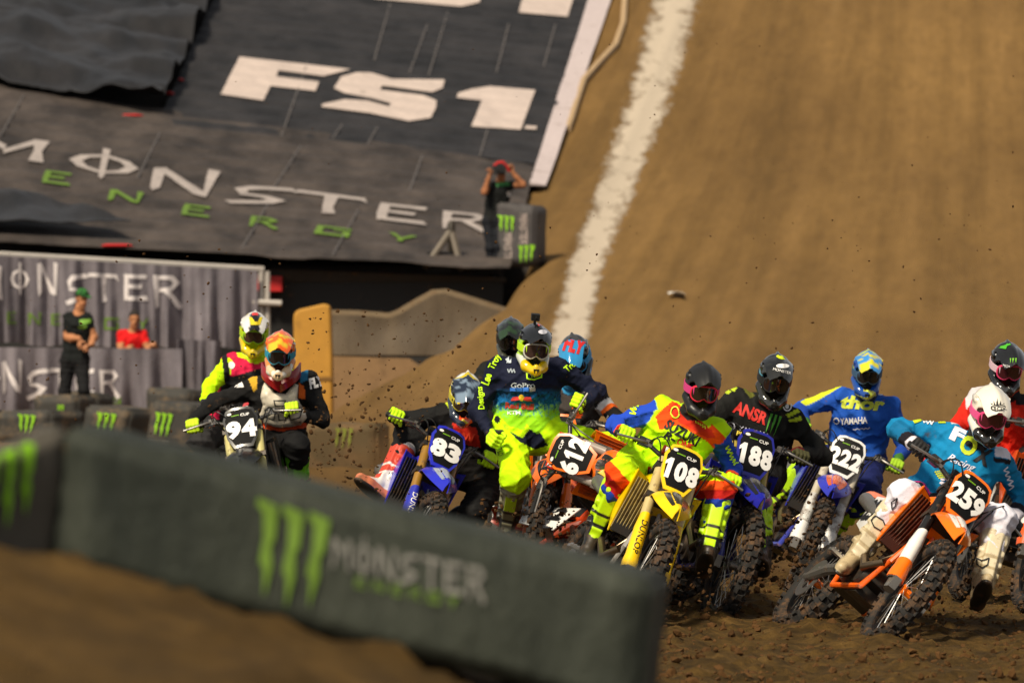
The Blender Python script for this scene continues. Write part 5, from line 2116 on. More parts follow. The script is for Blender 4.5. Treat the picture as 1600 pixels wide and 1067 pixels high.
# --- rider of 222
I_ = person('I', 'rider in blue and yellow jersey on the muddy 222 bike', 31.05,
    dict(head=(1355, 580, -.12), shR=(1314, 622, .04), shL=(1390, 636, .02), hip=(1334, 722, .32), elR=(1252, 630, .06), elL=(1424, 682, .06), knR=(1248, 728, -.12), knL=(1376, 752, -.1)),
    dict(torso=(26, 82, 178), uarm=(24, 76, 170), farm=[(.8, (24, 62, 150)), (2, (60, 110, 40))], hips=(20, 40, 110), thigh=(20, 30, 84), shin=(20, 30, 84), neck=(30, 40, 60)),
    dict(shell=(50, 130, 205), visor=(56, 140, 212), visor2=(214, 206, 40), patch=(24, 70, 150), chin=(200, 200, 60), frame=(60, 90, 120), lens=(40, 36, 34), stripe=(190, 210, 40)), (0, 20, 4), [(150, 190, 30), (60, 130, 40)], dict(base=(176, 220, 20), foot=(84, 66, 44), straps=(60, 60, 40)), '222',
    polys=[(('torso', 'uarm'), [(1278, 612), (1320, 588), (1328, 596), (1284, 622), (1256, 636), (1250, 628)], (196, 206, 40)), (('torso',), [(1290, 690), (1336, 690), (1320, 720), (1286, 706)], (34, 116, 200)), (('hips', 'thigh'), [(1280, 684), (1302, 680), (1300, 694), (1282, 694)], (220, 210, 30))],
    texts=[('text', 'body', 'thor', (1348, 630, 70, 21), 4, (196, 208, 60), dict(bold=.05, shear=.15)), ('text', 'body', 'YAMAHA', (1334, 657, 42, 10), -3, WHITE, dict(bold=.03)), ('poly', 'body', outline(ell(1308, 657, 4, 4.5), 1.5), WHITE),
           ('poly', 'body', scrawl(1346, 669, 26, 3, -8, 8, 1.4, 7), WHITE, 'script_print'), ('text', 'body', 'THOR', (1414, 682, 22, 10), 68, (200, 214, 50), dict(bold=.03)), ('poly', 'body', outline(ell(1376, 612, 6, 6), 1.6), (190, 200, 220))])

# --- rider of 259
J_ = person('J', 'rider in turquoise jersey and white boots on the leaning 259 bike', 25.07,
    dict(head=(1546, 642, -.18), shR=(1482, 680, .10), shL=(1562, 722, -.02), hip=(1460, 790, .30), elR=(1412, 668, .05), elL=(1592, 770, .05), knR=(1418, 762, -.20), knL=(1534, 822, .0), anL=(1536, 914, -.30), anR=(1340, 866, .02)),
    dict(torso=(8, 128, 180), uarm=(8, 124, 176), farm=[(.55, (8, 104, 150)), (.78, (24, 20, 30)), (2, (214, 208, 216))], hips=(10, 104, 150), thigh=[(.34, (12, 104, 150)), (.5, (176, 34, 120)), (.66, (30, 28, 32)), (2, (222, 220, 232))], shin=(220, 216, 226), neck=(30, 30, 30)),
    dict(shell=(236, 228, 210), visor=(238, 230, 214), frame=(226, 60, 120), strap=(236, 90, 150), lens=(80, 30, 38), chin=(24, 24, 22)), (6, 26, 6), [(26, 25, 25), (50, 48, 46)], BOOT_WHITE, '259',
    feet=(0, 0), toes=((-.35, -1, -.1), (.03, -1, .25)),
    polys=[(('torso', 'uarm'), [(1478, 644), (1508, 640), (1510, 662), (1486, 662)], (226, 222, 226)), (('torso', 'uarm'), [(1556, 690), (1578, 704), (1580, 718), (1554, 712)], (226, 222, 230)), (('uarm', 'torso'), [(1552, 714), (1580, 718), (1578, 726), (1554, 722)], (24, 22, 30))],
    texts=[('text', 'body', 'F', (1497, 680, 22, 22), 24, (222, 220, 232), dict(bold=.06)), ('text', 'body', 'O', (1514, 696, 26, 32), 24, (186, 206, 20), dict(bold=.05)), ('text', 'body', 'X', (1536, 712, 26, 28), 24, (16, 18, 22), dict(bold=.06)),
           ('text', 'body', 'Racing', (1502, 724, 46, 15), 24, (220, 222, 236), dict(shear=.4, bold=.01)), ('poly', 'body', scrawl(1576, 746, 34, 9, 75, 9, 2, 8), (214, 220, 236), 'script_print'),
           ('poly', 'body', [ell(1462 + 3.4 * i + 2 * j, 737 + 3.2 * j - .8 * i, 1.6, 1.6, 8) for i in range(6) for j in range(4)], (196, 210, 30), 'leaf_print'), ('poly', 'body', [ell(1477 + 5 * math.cos(a), 752 + 5 * math.sin(a), 4, 2.2, 8, a) for a in (0, 1.3, 2.6, 3.9, 5.1)], (216, 214, 228), 'flower_print'),
           ('poly', 'body', [[(1424, 654), (1444, 650), (1446, 656), (1428, 662)], [(1459, 650), (1472, 646), (1478, 662), (1466, 662)]], (190, 210, 20)), ('poly', 'body', scrawl(1450, 660, 18, 7, 10, 6, 1.6, 9), WHITE, 'script_print'),
           ('poly', 'visor', [[(1560 + 4 * k, 634 - abs(k) * 1), (1558 + 5 * k, 622 + abs(k) * 4), (1557 + 4 * k, 634 - abs(k))] for k in (-2, -1, 0, 1, 2)], (20, 20, 20)), ('poly', 'visor', outline(ell(1559, 638, 10, 4), 1.4), (20, 20, 20)), ('text', 'visor', '6D', (1559, 638, 12, 5), 8, (20, 20, 20)),
           ('poly', 'bootR', outline([(1369, 806), (1380, 812), (1384, 822), (1376, 828), (1366, 822), (1362, 812)], 2), (30, 28, 26)), ('poly', 'bootL', outline([(1526, 872), (1535, 876), (1545, 872), (1543, 882), (1535, 888), (1528, 882)], 2), (30, 28, 26)),
           ('poly', 'body', outline([(1394, 784), (1402, 778), (1400, 790), (1394, 796)], 2), (40, 38, 44))])

# --- red rider behind 259
K_ = person('K', 'rider in red jersey and black helmet at the right edge behind the turquoise rider', 28.2,
    dict(head=(1573, 570, -.12), shR=(1530, 622, .05), shL=(1610, 634, .05), hip=(1552, 730, .30), elR=(1446, 650, .05), elL=(1640, 690, .05), knR=(1478, 760, -.1), knL=(1620, 770, -.1)),
    dict(torso=(206, 34, 14), uarm=(206, 34, 14), farm=(196, 30, 14), hips=(190, 30, 14), thigh=(196, 30, 14), shin=(40, 40, 44), neck=(20, 20, 20)),
    dict(shell=(18, 18, 18), visor=(20, 20, 20), frame=(226, 60, 110), strap=(220, 190, 200), lens=(70, 30, 34), chin=(40, 40, 40)), (6, 24, 4), [(20, 20, 20)], BOOT_BLACK, 'K',
    polys=[(('torso', 'uarm'), [(1506, 600), (1538, 582), (1540, 600), (1510, 640)], (206, 200, 204)), (('torso', 'uarm'), [(1590, 612), (1604, 608), (1604, 634), (1586, 632)], (30, 28, 30))],
    texts=[('poly', 'visor', [[(1562, 538), (1578, 534), (1582, 538), (1564, 545)], [(1560, 544), (1574, 541), (1572, 546)]], (70, 170, 40)), ('poly', 'visor', [[(1578 + 4 * k, 560), (1580.5 + 4 * k, 560), (1579 + 4 * k, 568)] for k in range(3)], (110, 180, 40)), ('text', 'visor', 'MONSTER', (1580, 574, 26, 4), 14, WHITE)])

# --- rider of 94
B_ = person('B', 'rider in black jersey with a white chest guard on the 94 bike', 30.66,
    dict(head=(438, 550, -.16), shR=(398, 606, .04), shL=(482, 596, .04), hip=(430, 696, .30), elR=(345, 610, .05), elL=(528, 645, .06), knR=(348, 735, -.12), knL=(466, 712, -.12)),
    dict(torso=(17, 16, 16), uarm=(18, 17, 17), farm=(16, 16, 17), hips=(14, 14, 15), thigh=(15, 15, 16), shin=(15, 15, 16), neck=(60, 14, 14)),
    dict(shell=(246, 104, 24), visor=(250, 100, 16), visor2=(230, 190, 40), low=(236, 140, 70), chin=(222, 190, 150), patch2=(236, 230, 214), frame=(40, 150, 176), strap=(40, 150, 176), lens=(38, 34, 34)), (-2, 18, 4), [(190, 226, 30), (40, 44, 20)], dict(base=(110, 200, 30), foot=(60, 120, 24), straps=(30, 40, 20)), '94',
    polys=[(('torso', 'uarm'), [(388, 592), (402, 584), (402, 606), (396, 612)], (206, 160, 40)), (('torso',), [(468, 598), (478, 606), (478, 624), (466, 622)], (200, 90, 24)), (('torso', 'uarm'), [(468, 578), (482, 576), (480, 594), (470, 598)], (40, 110, 150)), (('torso', 'hips'), [(404, 654), (478, 654), (480, 668), (440, 674), (406, 668)], (206, 70, 20))],
    texts=[('text', 'body', 'FLY', (494, 597, 24, 17), -16, WHITE, dict(bold=.06, shear=.2)), ('poly', 'body', [[(366, 606), (374, 594), (376, 600)], [(369, 606), (378, 597), (381, 605)]], WHITE), ('poly', 'body', [ell(347, 639, 5, 5)], WHITE)])

# --- pink and neon rider behind 94
A_ = person('A', 'rider in pink vest with neon yellow sleeves at far left', 32.6,
    dict(head=(397, 518, -.12), shR=(362, 566, .04), shL=(436, 570, .04), hip=(362, 676, .26), elR=(308, 604, .04), elL=(476, 612, .05), knR=(316, 694, -.14), knL=(410, 720, -.1)),
    dict(torso=(206, 24, 70), uarm=NEON, farm=NEON, hips=(44, 43, 44), thigh=(44, 43, 44), shin=(44, 43, 44), neck=(190, 230, 20)),
    dict(shell=(232, 228, 222), visor=(232, 228, 222), visor2=(22, 20, 20), vmode='centre', low=(206, 180, 20), chin=(226, 196, 10), side=(190, 220, 30), patch2=(206, 180, 24), frame=(150, 210, 30), strap=(190, 220, 30), lens=(70, 50, 40)), (2, 20, 4), [(28, 28, 28)], BOOT_BLACK, 'A',
    polys=[(('torso',), [(346, 588), (366, 588), (410, 574), (420, 640), (420, 690), (340, 690)], (22, 22, 24)), (('torso', 'uarm'), [(346, 554), (354, 550), (362, 600), (352, 604)], (22, 22, 24)), (('torso',), [(366, 540), (392, 548), (390, 562), (372, 558)], (196, 230, 20))],
    texts=[('poly', 'body', [ell(362, 571, 5.5, 6)], (220, 214, 214)), ('poly', 'visor', [[(394, 487), (403, 487), (403, 493), (394, 493)]], (206, 60, 60)), ('poly', 'visor', [[(389, 496), (394, 496), (398, 503), (402, 503), (406, 496), (410, 496), (406, 508), (392, 508)]], (214, 190, 20))])

# --- rider of 83
C_ = person('C', 'crouching rider with yellow gloves and red boots on the blue 83 bike', 29.27,
    dict(head=(727, 617, -.30), shR=(698, 646, -.02), shL=(768, 660, .06), hip=(745, 742, .26), elR=(664, 660, .12), elL=(802, 690, .06), knR=(636, 690, .15), knL=(778, 770, -.1), anR=(600, 762, -.08)),
    dict(torso=(20, 18, 18), uarm=(18, 18, 18), farm=(18, 18, 18), hips=(16, 16, 17), thigh=(22, 22, 23), shin=(22, 22, 23), neck=(20, 20, 20)),
    dict(shell=(226, 222, 214), visor=(28, 40, 60), visor2=(120, 140, 160), low=(224, 220, 206), chin=(230, 80, 24), patch=(40, 50, 66), stripe=(200, 180, 30), frame=(200, 190, 60), lens=(60, 48, 40)), (0, 34, 8), [NEON, (60, 70, 20)],
    dict(R=BOOT_RED, L=BOOT_BLACK), '83', feet=(0, 'peg'), toes=((-.55, -.55, -.1), 0),
    polys=[(('torso', 'uarm'), [(694, 626), (708, 620), (716, 640), (706, 646)], (196, 214, 40)), (('torso',), [(706, 660), (744, 668), (752, 700), (716, 692)], (190, 36, 16))],
    texts=[('poly', 'visor', [[(708, 628), (756, 632), (752, 642), (712, 638)]], (226, 200, 20)), ('poly', 'body', scrawl(728, 682, 26, 16, 10, 6, 2.6, 10), (222, 60, 20), 'script_print'), ('poly', 'bootR', outline([(610, 738), (618, 734), (622, 744), (612, 752)], 2.5), WHITE)])


# --- standing rider of the tipped 612
def dgrad(V, zn, tt, px, py, col):
    m = zn == 'torso'
    f = np.clip((py - 606) / 40 + .12 * vnoise(V * 30, 2) + .35 * vnoise(V * 120, 9) * (py > 612), 0, 1)
    a, b, c = np.array(lin((14, 20, 46))), np.array(lin((10, 110, 170))), np.array(lin((150, 220, 20)))
    mix = np.where(f[:, None] < .62, a + (b - a) * (f[:, None] / .62), b + (c - b) * ((f[:, None] - .62) / .38))
    col[m] = mix[m]


D_ = person('D', 'standing rider in navy jersey and neon yellow trousers holding the 612 bike', 28.36,
    dict(head=(835, 541, -.30), shR=(780, 576, -.02), shL=(872, 577, .0), hip=(822, 676, .04), elR=(754, 622, -.02), elL=(904, 576, .15), haR=(776, 688, -.30), knR=(806, 730, -.30), knL=(908, 690, -.04), anR=(793, 816, .0), anL=(926, 770, .20)),
    dict(torso=NAVY, uarm=NAVY, farm=NAVY, hips=NEON, thigh=NEON, shin=[(.35, NEON), (2, (150, 150, 130))], neck=NAVY),
    dict(shell=(20, 22, 24), visor=(20, 22, 24), side=(170, 214, 30), low=(206, 210, 198), chin=(226, 190, 10), frame=(206, 206, 196), strap=(190, 230, 30), lens=(60, 44, 40)), (8, 14, 4), [NEON, (30, 34, 20)],
    dict(base=(110, 106, 84), foot=(24, 22, 20), straps=(26, 26, 26), shin=(170, 200, 30)), '612', arms=((.5, -.2, .85), 'bar'), feet=(0, 0), toes=((-.1, -1, -.35), (.6, -.7, -.2)),
    polys=[(('hips', 'thigh'), [(796, 674), (816, 684), (832, 664), (846, 678), (856, 696), (836, 702), (812, 690)], NAVY), (None, ell(777, 655, 5, 6), (20, 24, 30))], fn=dgrad,
    texts=[('text', 'body', 'GoPro', (817, 602, 37, 8), 0, (196, 204, 206), dict(bold=.01)), ('poly', 'body', [[(797 + 10 * k, 605.5), (806 + 10 * k, 605.5), (806 + 10 * k, 611), (797 + 10 * k, 611)] for k in range(3)], (40, 110, 200)), ('poly', 'body', [[(827, 605.5), (836, 605.5), (836, 611), (827, 611)]], (190, 190, 190)),
           ('text', 'body', 'Red Bull', (812, 634, 44, 10), 3, (196, 60, 40), dict(bold=.045)), ('poly', 'body', [ell(815, 621, 4.5, 5)], (230, 190, 30), 'sun_emblem'), ('poly', 'body', [[(798, 626), (801, 620), (809, 619), (813, 624), (806, 626)], [(832, 626), (829, 620), (821, 619), (817, 624), (824, 626)]], (206, 50, 40), 'bull_emblem'),
           ('text', 'body', 'KTM', (803, 645, 20, 6), 0, WHITE, dict(bold=.03)), ('text', 'body', 'Troy', (774, 566, 24, 13), -62, NEON, dict(bold=.03)), ('text', 'body', 'Lee', (761, 592, 18, 12), -70, NEON, dict(bold=.03)), ('text', 'body', 'Designs', (752, 622, 36, 12), -94, NEON, dict(bold=.03)),
           ('text', 'body', 'Troy', (893, 572, 24, 13), -40, NEON, dict(bold=.03)), ('poly', 'body', outline([(823, 584), (848, 578), (846, 590), (834, 594), (824, 592)], 2.4), NEON), ('text', 'body', 'TLD', (835, 586, 14, 7), -8, NEON, dict(bold=.03)),
           ('poly', 'body', [[(789, 562), (793, 560), (795, 568)], [(794, 558), (797, 566), (791, 568)], [(799, 561), (799, 568), (794, 568)]], (190, 200, 210)), ('poly', 'body', scrawl(799, 580, 12, 8, 4, 5, 2, 11), (150, 160, 170), 'script_print'),
           ('poly', 'visor', scrawl(847, 509, 14, 4, 10, 6, 1.4, 12), (180, 60, 60), 'script_print'), ('poly', 'visor', [ell(848, 519, 7, 3.5)], (190, 190, 200)), ('text', 'body', 'TLD', (782, 706, 12, 8), 75, (60, 80, 10))])

# --- rider with the cyan and red peak behind 612
E_ = person('E', 'rider in black and orange jersey with a cyan and red helmet, head bowed', 30.3,
    dict(head=(899, 556, -.20), shR=(855, 612, .02), shL=(930, 618, .02), hip=(880, 726, .30), elR=(828, 660, .05), elL=(962, 648, .02), knR=(840, 742, -.1), knL=(940, 752, -.1)),
    dict(torso=(62, 56, 52), uarm=[(.35, (30, 27, 26)), (.5, (210, 206, 200)), (.62, (236, 100, 20)), (2, (22, 21, 21))], farm=[(.8, (24, 22, 22)), (2, (60, 120, 170))], hips=(20, 20, 20), thigh=(20, 20, 20), shin=(20, 20, 20), neck=(50, 140, 190)),
    dict(shell=(60, 60, 62), visor=(40, 140, 196), visor2=(40, 140, 196), side=(50, 150, 206), low=(50, 150, 206), frame=(50, 150, 206), lens=(40, 36, 36), patch=(24, 24, 26)), (-6, 40, -10), [(36, 36, 38)], BOOT_BLACK, 'E',
    polys=[(('torso', 'uarm'), [(896, 622), (914, 604), (920, 618), (904, 664), (890, 672)], (226, 84, 16)), (('torso',), [(854, 588), (868, 586), (862, 598), (854, 600)], (236, 100, 20)), (('torso', 'neck'), [(866, 580), (888, 584), (880, 604)], (60, 150, 200))],
    texts=[('text', 'visor', 'FLY', (898, 540, 34, 24), 14, (196, 30, 30), dict(bold=.06, shear=.1)), ('poly', 'body', outline([(846, 616), (858, 620), (866, 616), (874, 622), (866, 632), (858, 638), (850, 630)], 2.2), (206, 196, 196)),
           ('poly', 'body', outline([(914, 616), (922, 612), (928, 620), (920, 626)], 2), (226, 110, 30)), ('poly', 'body', scrawl(954, 664, 30, 6, 72, 10, 1.6, 13), WHITE, 'script_print')])

# --- rider seen only as a helmet behind the standing rider
F_ = person('F', 'rider in black helmet with green marks mostly hidden behind the standing rider', 32.3,
    dict(head=(798, 528, -.10), shR=(762, 580, .04), shL=(836, 580, .04), hip=(800, 690, .28), elR=(730, 620, .05), elL=(872, 620, .05), knR=(760, 720, -.1), knL=(840, 720, -.1)),
    dict(torso=(20, 22, 20), uarm=(20, 22, 20), farm=(20, 20, 20), hips=(16, 16, 16), thigh=(16, 16, 16), shin=(16, 16, 16), neck=(20, 20, 20)),
    dict(shell=(18, 18, 18), visor=(20, 22, 20), visor2=(36, 60, 32), low=(60, 62, 50), frame=(30, 30, 30), lens=(30, 28, 26)), (-4, 20, 0), [(20, 20, 20)], BOOT_BLACK, 'F')


# ------------------------------------------------------------------ extras worn by the riders
def worn(name, pts, bvh, material, parent, off, th, maxlen=5):
    """a moulded guard: outline laid on the body and given thickness"""
    P, T = lay(np.array(pts, float), [tuple(range(len(pts)))], bvh, off, maxlen, jump=False)
    c = np.array(CAM)
    d = np.array([unit(c - p) for p in P])
    n = len(P)
    px = np.array(to_px(P)).T
    cen = px.mean(0)
    from collections import Counter
    ec = set()
    for t in T:
        for a, b in zip(t, t[1:] + t[:1]):
            ec.add((a, b))
    rim = {a for (a, b) in ec if (b, a) not in ec} | {b for (a, b) in ec if (b, a) not in ec}
    w = np.array([.35 if i in rim else 1.0 for i in range(n)])
    Fp = P + d * (th * w)[:, None]
    Fc = [t for t in T] + [tuple(i + n for i in t[::-1]) for t in T]
    for (a, b) in ec:
        if (b, a) not in ec:
            Fc.append((b, a, a + n, b + n))
    me = new_mesh(name, np.vstack([Fp, P - d * .01]), Fc)
    return link(name, me, material, parent, True)


GUARD = mat('guard_white', (206, 196, 176), .4, dirt=.12, dscale=12)
GDARK = mat('guard_dark', (48, 44, 38), .6)
BR = B_['root']
bbv = B_['bvh']
cg = worn('chest_guard', [(412, 598), (420, 600), (428, 614), (446, 616), (460, 600), (466, 602), (464, 622), (470, 632), (478, 652), (468, 664), (440, 668), (414, 662), (405, 650), (412, 632), (408, 622)], bbv, GUARD, BR, .012, .030)
cgb = bvh_of(cg.data)
for pts in ([(428, 626), (446, 626), (444, 634), (430, 634)], [(414, 640), (430, 642), (428, 656), (416, 652)], [(452, 642), (472, 640), (468, 652), (454, 656)], [(434, 644), (448, 644), (446, 656), (436, 656)]):
    print_on('guard_slot', outline(pts, 1.6) and [(np.array(q), [(0, 1, 2, 3)]) for q in outline(pts, 1.8)], cgb, GDARK, cg, .003, 4, .0005)['kind'] = 'stuff'
hj = B_['J']
# neck brace: red and clear collar in front, white shoulder tabs
col_ = MB()
sc = (hj['shR'] + hj['shL']) / 2
for s in (-1, 1):
    G = []
    for t in np.linspace(0, 1, 8):
        a = -PI / 2 + s * (1.35 * t)
        p = sc + np.array([.125 * math.sin(a + PI / 2) * 1.05, -.155 * math.cos(a + PI / 2) - .02, .055 + .05 * t - .06 * (1 - t)])
        G.append([p + np.array([0, -.012, -.045]), p + np.array([0, -.03, 0]), p + np.array([0, -.005, .045])])
    col_.sheet(G, .012)
nb = col_.build('neck_brace', mat('brace_red', (150, 22, 26), .35, coat=.6), BR, True, True)
for s, pts in ((1, [(468, 570), (474, 564), (496, 560), (497, 566), (476, 578)]), (-1, [(386, 578), (404, 572), (412, 576), (398, 584), (388, 584)])):
    worn('shoulder_tab', pts, bbv, GUARD, BR, .015, .012)

# small action camera on the standing rider's helmet
hm, kids, HM = D_['helmet']
gp = MB()
gp.tube([(.02, -.02, .155), (.02, -.02, .19)], [.010, .010], 8)
gp.box((.025, -.02, .205), (.022, .030, .022))
gp.lathe_y([(.0, -.002), (.012, -.002), (.012, .004), (0, .004)], 10, (.045, -.02, .205))
o = gp.build('helmet_camera', mat('camera_black', (14, 14, 14), .5), hm)
o.matrix_basis = Matrix.Identity(4)


# ------------------------------------------------------------------ people at the edge of the track
def head_mesh():
    if 'head' in HC:
        return HC['head']
    pr = [('e', (-.01, 0, .03), (.096, .076, .105)), ('e', (.028, 0, -.055), (.066, .058, .072)), ('c', (.088, 0, .015), (.108, 0, -.022), .011, .015),
          ('c', (.072, -.03, .035), (.072, .03, .035), .016, .016), ('c', (.080, -.020, -.062), (.080, .020, -.062), .010, .010), ('c', (.082, -.018, -.048), (.082, .018, -.048), .008, .008),
          ('e', (-.012, -.078, -.005), (.022, .010, .034)), ('e', (-.012, .078, -.005), (.022, .010, .034)), ('c', (.05, 0, -.105), (.06, 0, -.108), .030, .026),
          ('-', 'e', (.098, -.032, .012), (.018, .018, .012)), ('-', 'e', (.098, .032, .012), (.018, .018, .012))]
    HC['head'] = surface(pr, (-.15, -.12, -.17), (.16, .12, .17), .0075, .012)
    return HC['head']


def add_head(root, c, yaw, pitch, skin, hair, cap=None):
    V, Q = head_mesh()
    M = Matrix.Translation(Vector(c)) @ Matrix.Rotation(R(yaw), 4, 'Z') @ Matrix.Rotation(R(pitch), 4, 'X') @ Matrix.Rotation(-PI / 2, 4, 'Z')
    me = new_mesh('head', V, Q)
    col = paint_cols(len(V), skin)
    x, y, z = V.T
    col[(z > -.058) & (z < -.050) & (x > .07) & (np.abs(y) < .024)] = lin((120, 60, 50))
    for s in (-1, 1):
        col[((y - s * .032) ** 2 + (z - .012) ** 2 < .010 ** 2) & (x > .05)] = lin((40, 30, 26))
    set_col(me, col)
    h = link('head', me, CLEAN, root)
    h.matrix_basis = M
    h.matrix_parent_inverse = root.matrix_basis.inverted()
    hv, hq = surface([('e', (-.022, 0, .042), (.103, .085, .108)), ('-', 'b', (.10, 0, -.06), (.075, .2, .125), .02), ('-', 'b', (0, 0, -.16), (.2, .2, .12), .02)], (-.15, -.12, -.17), (.16, .12, .18), .0085, .01)
    m = new_mesh('hair', hv, hq)
    o = link('hair', m, mat('hair_%d_%d_%d' % hair, hair, .8, bump=.8, bscale=90), h)
    if cap:
        cv, cq = surface([('e', (-.015, 0, .055), (.108, .088, .105)), ('c', (.08, -.03, .065), (.165, -.02, .055), .045, .03), ('c', (.08, .03, .065), (.165, .02, .055), .045, .03), ('-', 'b', (.0, 0, -.11), (.3, .3, .16), .005), ('-', 'b', (.16, 0, .005), (.10, .2, .045), .004), ('-', 'b', (.16, 0, .130), (.075, .2, .060), .004)], (-.15, -.12, -.02), (.24, .12, .19), .008, .01)
        m = new_mesh('cap', cv, cq)
        set_col(m, paint_cols(len(cv), cap))
        cc = np.array([lin(cap)] * len(cv))
        cc[vnoise(cv * 22, 5) > .1] = lin((18, 30, 18))
        m.color_attributes['col'].data.foreach_set('color', np.hstack([cc, np.ones((len(cc), 1))]).astype(np.float32).ravel())
        link('cap', m, CLEAN, h)
    return h


SKIN, SKIN2 = (176, 120, 84), (150, 98, 66)
SHOE = dict(base=(24, 24, 26), foot=(20, 20, 20), sole=(16, 16, 16))
BY = 'people working beside the track'


def bystander(key, label, D, J, shirt, trousers, skin, hd, hair, cap=None, arms=None, toes=None, sleeve=.55, texts=(), bulk=.95):
    cols = dict(torso=shirt, uarm=[(sleeve, shirt), (2, skin)], farm=skin, hips=trousers, thigh=trousers, shin=trousers, neck=skin)
    m = person(key, label, D, J, cols, gloves=[skin], boots=None, arms=arms, feet=(0, 0), toes=toes, group=BY, h=.014, bulk=bulk, texts=texts)
    add_head(m['root'], m['J']['head'], *hd, skin, hair, cap)
    for i, s in enumerate('RL'):
        an, kn = m['J']['an' + s], m['J']['kn' + s]
        f = np.array(toes[i], float)
        b_ = MB()
        X = unit(f - np.array([0, 0, f[2]]))
        Y = np.array([-X[1], X[0], 0])
        rings = []
        for x, hy, hz in ((-.085, .03, .03), (-.07, .042, .045), (.02, .045, .05), (.10, .048, .036), (.17, .042, .028), (.195, .022, .016)):
            rings.append([an + X * x + Y * hy * math.cos(a) + np.array([0, 0, -.085 + hz + hz * max(-.9, math.sin(a))]) for a in np.linspace(0, 2 * PI, 12, endpoint=False)])
        b_.loft(rings)
        b_.build('shoe', mat('shoe_dark', (22, 22, 23), .6), m['root'], True, True)
    return m


man = bystander('man_black', 'man in black clothes and green cap walking along the banners', 65.0,
    dict(head=(128, 467, -.08), shR=(107, 495, .0), shL=(137, 497, -.04), hip=(117, 566, .03), elR=(92, 526, .10), elL=(146, 528, -.05), haR=(128, 540, -.20), haL=(136, 545, -.30), knR=(104, 606, -.06), knL=(132, 608, -.10), anR=(92, 655, .15), anL=(140, 655, -.12)),
    (16, 20, 20), (18, 18, 20), SKIN, (35, 14), (30, 22, 18), (50, 110, 50), arms=((.6, -.7, .1), (.6, -.7, .1)), toes=((.9, -.4, 0), (.9, -.4, 0)),
    texts=[('poly', 'body', [[(124, 500), (142, 498), (142, 504), (126, 508)], [(122, 510), (136, 508), (134, 513), (124, 514)]], (120, 170, 60))], bulk=1.0)
redm = bystander('man_red', 'man in red shirt leaning on the lower banner', 71.2,
    dict(head=(210, 499, -.10), shR=(190, 522, .0), shL=(224, 522, .0), hip=(206, 578, .05), elR=(180, 550, -.05), elL=(232, 542, -.1), haR=(204, 544, -.35), haL=(240, 540, -.40), knR=(198, 620, -.05), knL=(218, 620, -.05), anR=(198, 662, .05), anL=(218, 662, .05)),
    (206, 20, 22), (30, 30, 34), SKIN, (12, 10), (34, 26, 22), None, arms=((.9, -.3, .1), (.9, -.3, .1)), toes=((.2, -1, 0), (.2, -1, 0)))
ph = bystander('photographer', 'photographer in black with raised arms beside the upright foam block', 75.75,
    dict(head=(783, 270, -.06), shR=(764, 290, .0), shL=(798, 290, .0), hip=(772, 348, .0), elR=(757, 306, -.12), elL=(818, 300, -.12), haR=(764, 268, -.20), haL=(797, 262, -.22), knR=(767, 390, -.12), knL=(775, 390, -.12), anR=(765, 427, -.05), anL=(775, 429, -.1)),
    (18, 20, 20), (22, 24, 30), SKIN2, (30, 6), (28, 20, 16), None, arms=((.7, -.6, .2), (.7, -.6, .2)), toes=((.4, -1, 0), (.5, -1, 0)), sleeve=.45,
    texts=[('poly', 'body', [[(774, 286), (795, 284), (797, 290), (776, 292)]], (50, 120, 60)), ('poly', 'body', [[(792, 300), (802, 298), (802, 306), (793, 307)]], (190, 190, 190))])
# the photographer's camera
c = pix(780, 266, 75.5)
cam_o = thing('photo_camera', 'dark camera with red strap held up by the photographer', 'camera', c)
MB().box(c, (.10, .05, .07)).box(c + (0, 0, .08), (.04, .04, .02)).build('camera_body', BLACKP, cam_o, False, True)
MB().tube([c + (0, -.04, 0), c + (.03, -.16, 0), c + (.04, -.24, 0)], [.045, .045, .05], 14).build('lens', BLACKP, cam_o, True, True)
MB().tube([c + (-.09, 0, .06), c + (-.02, -.02, .12), c + (.06, -.02, .13), c + (.13, 0, .06), c + (.16, .02, -.02)], .022, 6).build('strap', red_m, cam_o, True, True)

# tripod beside the photographer
tp = thing('tripod', 'small tripod standing on the ledge left of the photographer', 'tripod', pix(695, 424, 75.6))
hd_ = pix(705, 360, 75.6)
for x, y, dd in ((664, 420, -.2), (722, 424, -.2), (704, 424, .5)):
    MB().tube([hd_, pix(x, y, 75.6) + (0, dd, 0)], [.06, .055], 8).build('leg', mat('tripod_leg', (104, 94, 82), .5, .2), tp, True, True)
MB().tube([hd_ + (0, 0, -.06), hd_ + (0, 0, .10), hd_ + (0, 0, .16)], [.07, .07, .03], 10).build('head', mat('tripod_head', (46, 38, 28), .6), tp, True, True)
eq = pix(686, 410, 75.75)
cs = thing('equipment_case', 'black equipment case behind the tripod legs', 'case', eq)
MB().box(eq, (.20, .14, .17)).build('case_body', BLACKP, cs, False, True)
MB().tube([eq + (-.07, -.15, .08), eq + (-.05, -.18, .08), eq + (.05, -.18, .08), eq + (.07, -.15, .08)], .012, 6).build('handle', BLACKP, cs, True, True)

# ------------------------------------------------------------------ loose dirt
def clod_proto(n=3):
    out = []
    for k in range(n):
        bm = bmesh.new()
        bmesh.ops.create_icosphere(bm, subdivisions=1, radius=1)
        for v in bm.verts:
            v.co *= 1 + .45 * float(RNG.normal(0, .5))
            v.co.z *= .75
        out.append((np.array([v.co for v in bm.verts]), [tuple(v.index for v in f.verts) for f in bm.faces]))
        bm.free()
    return out


CL = clod_proto(6)


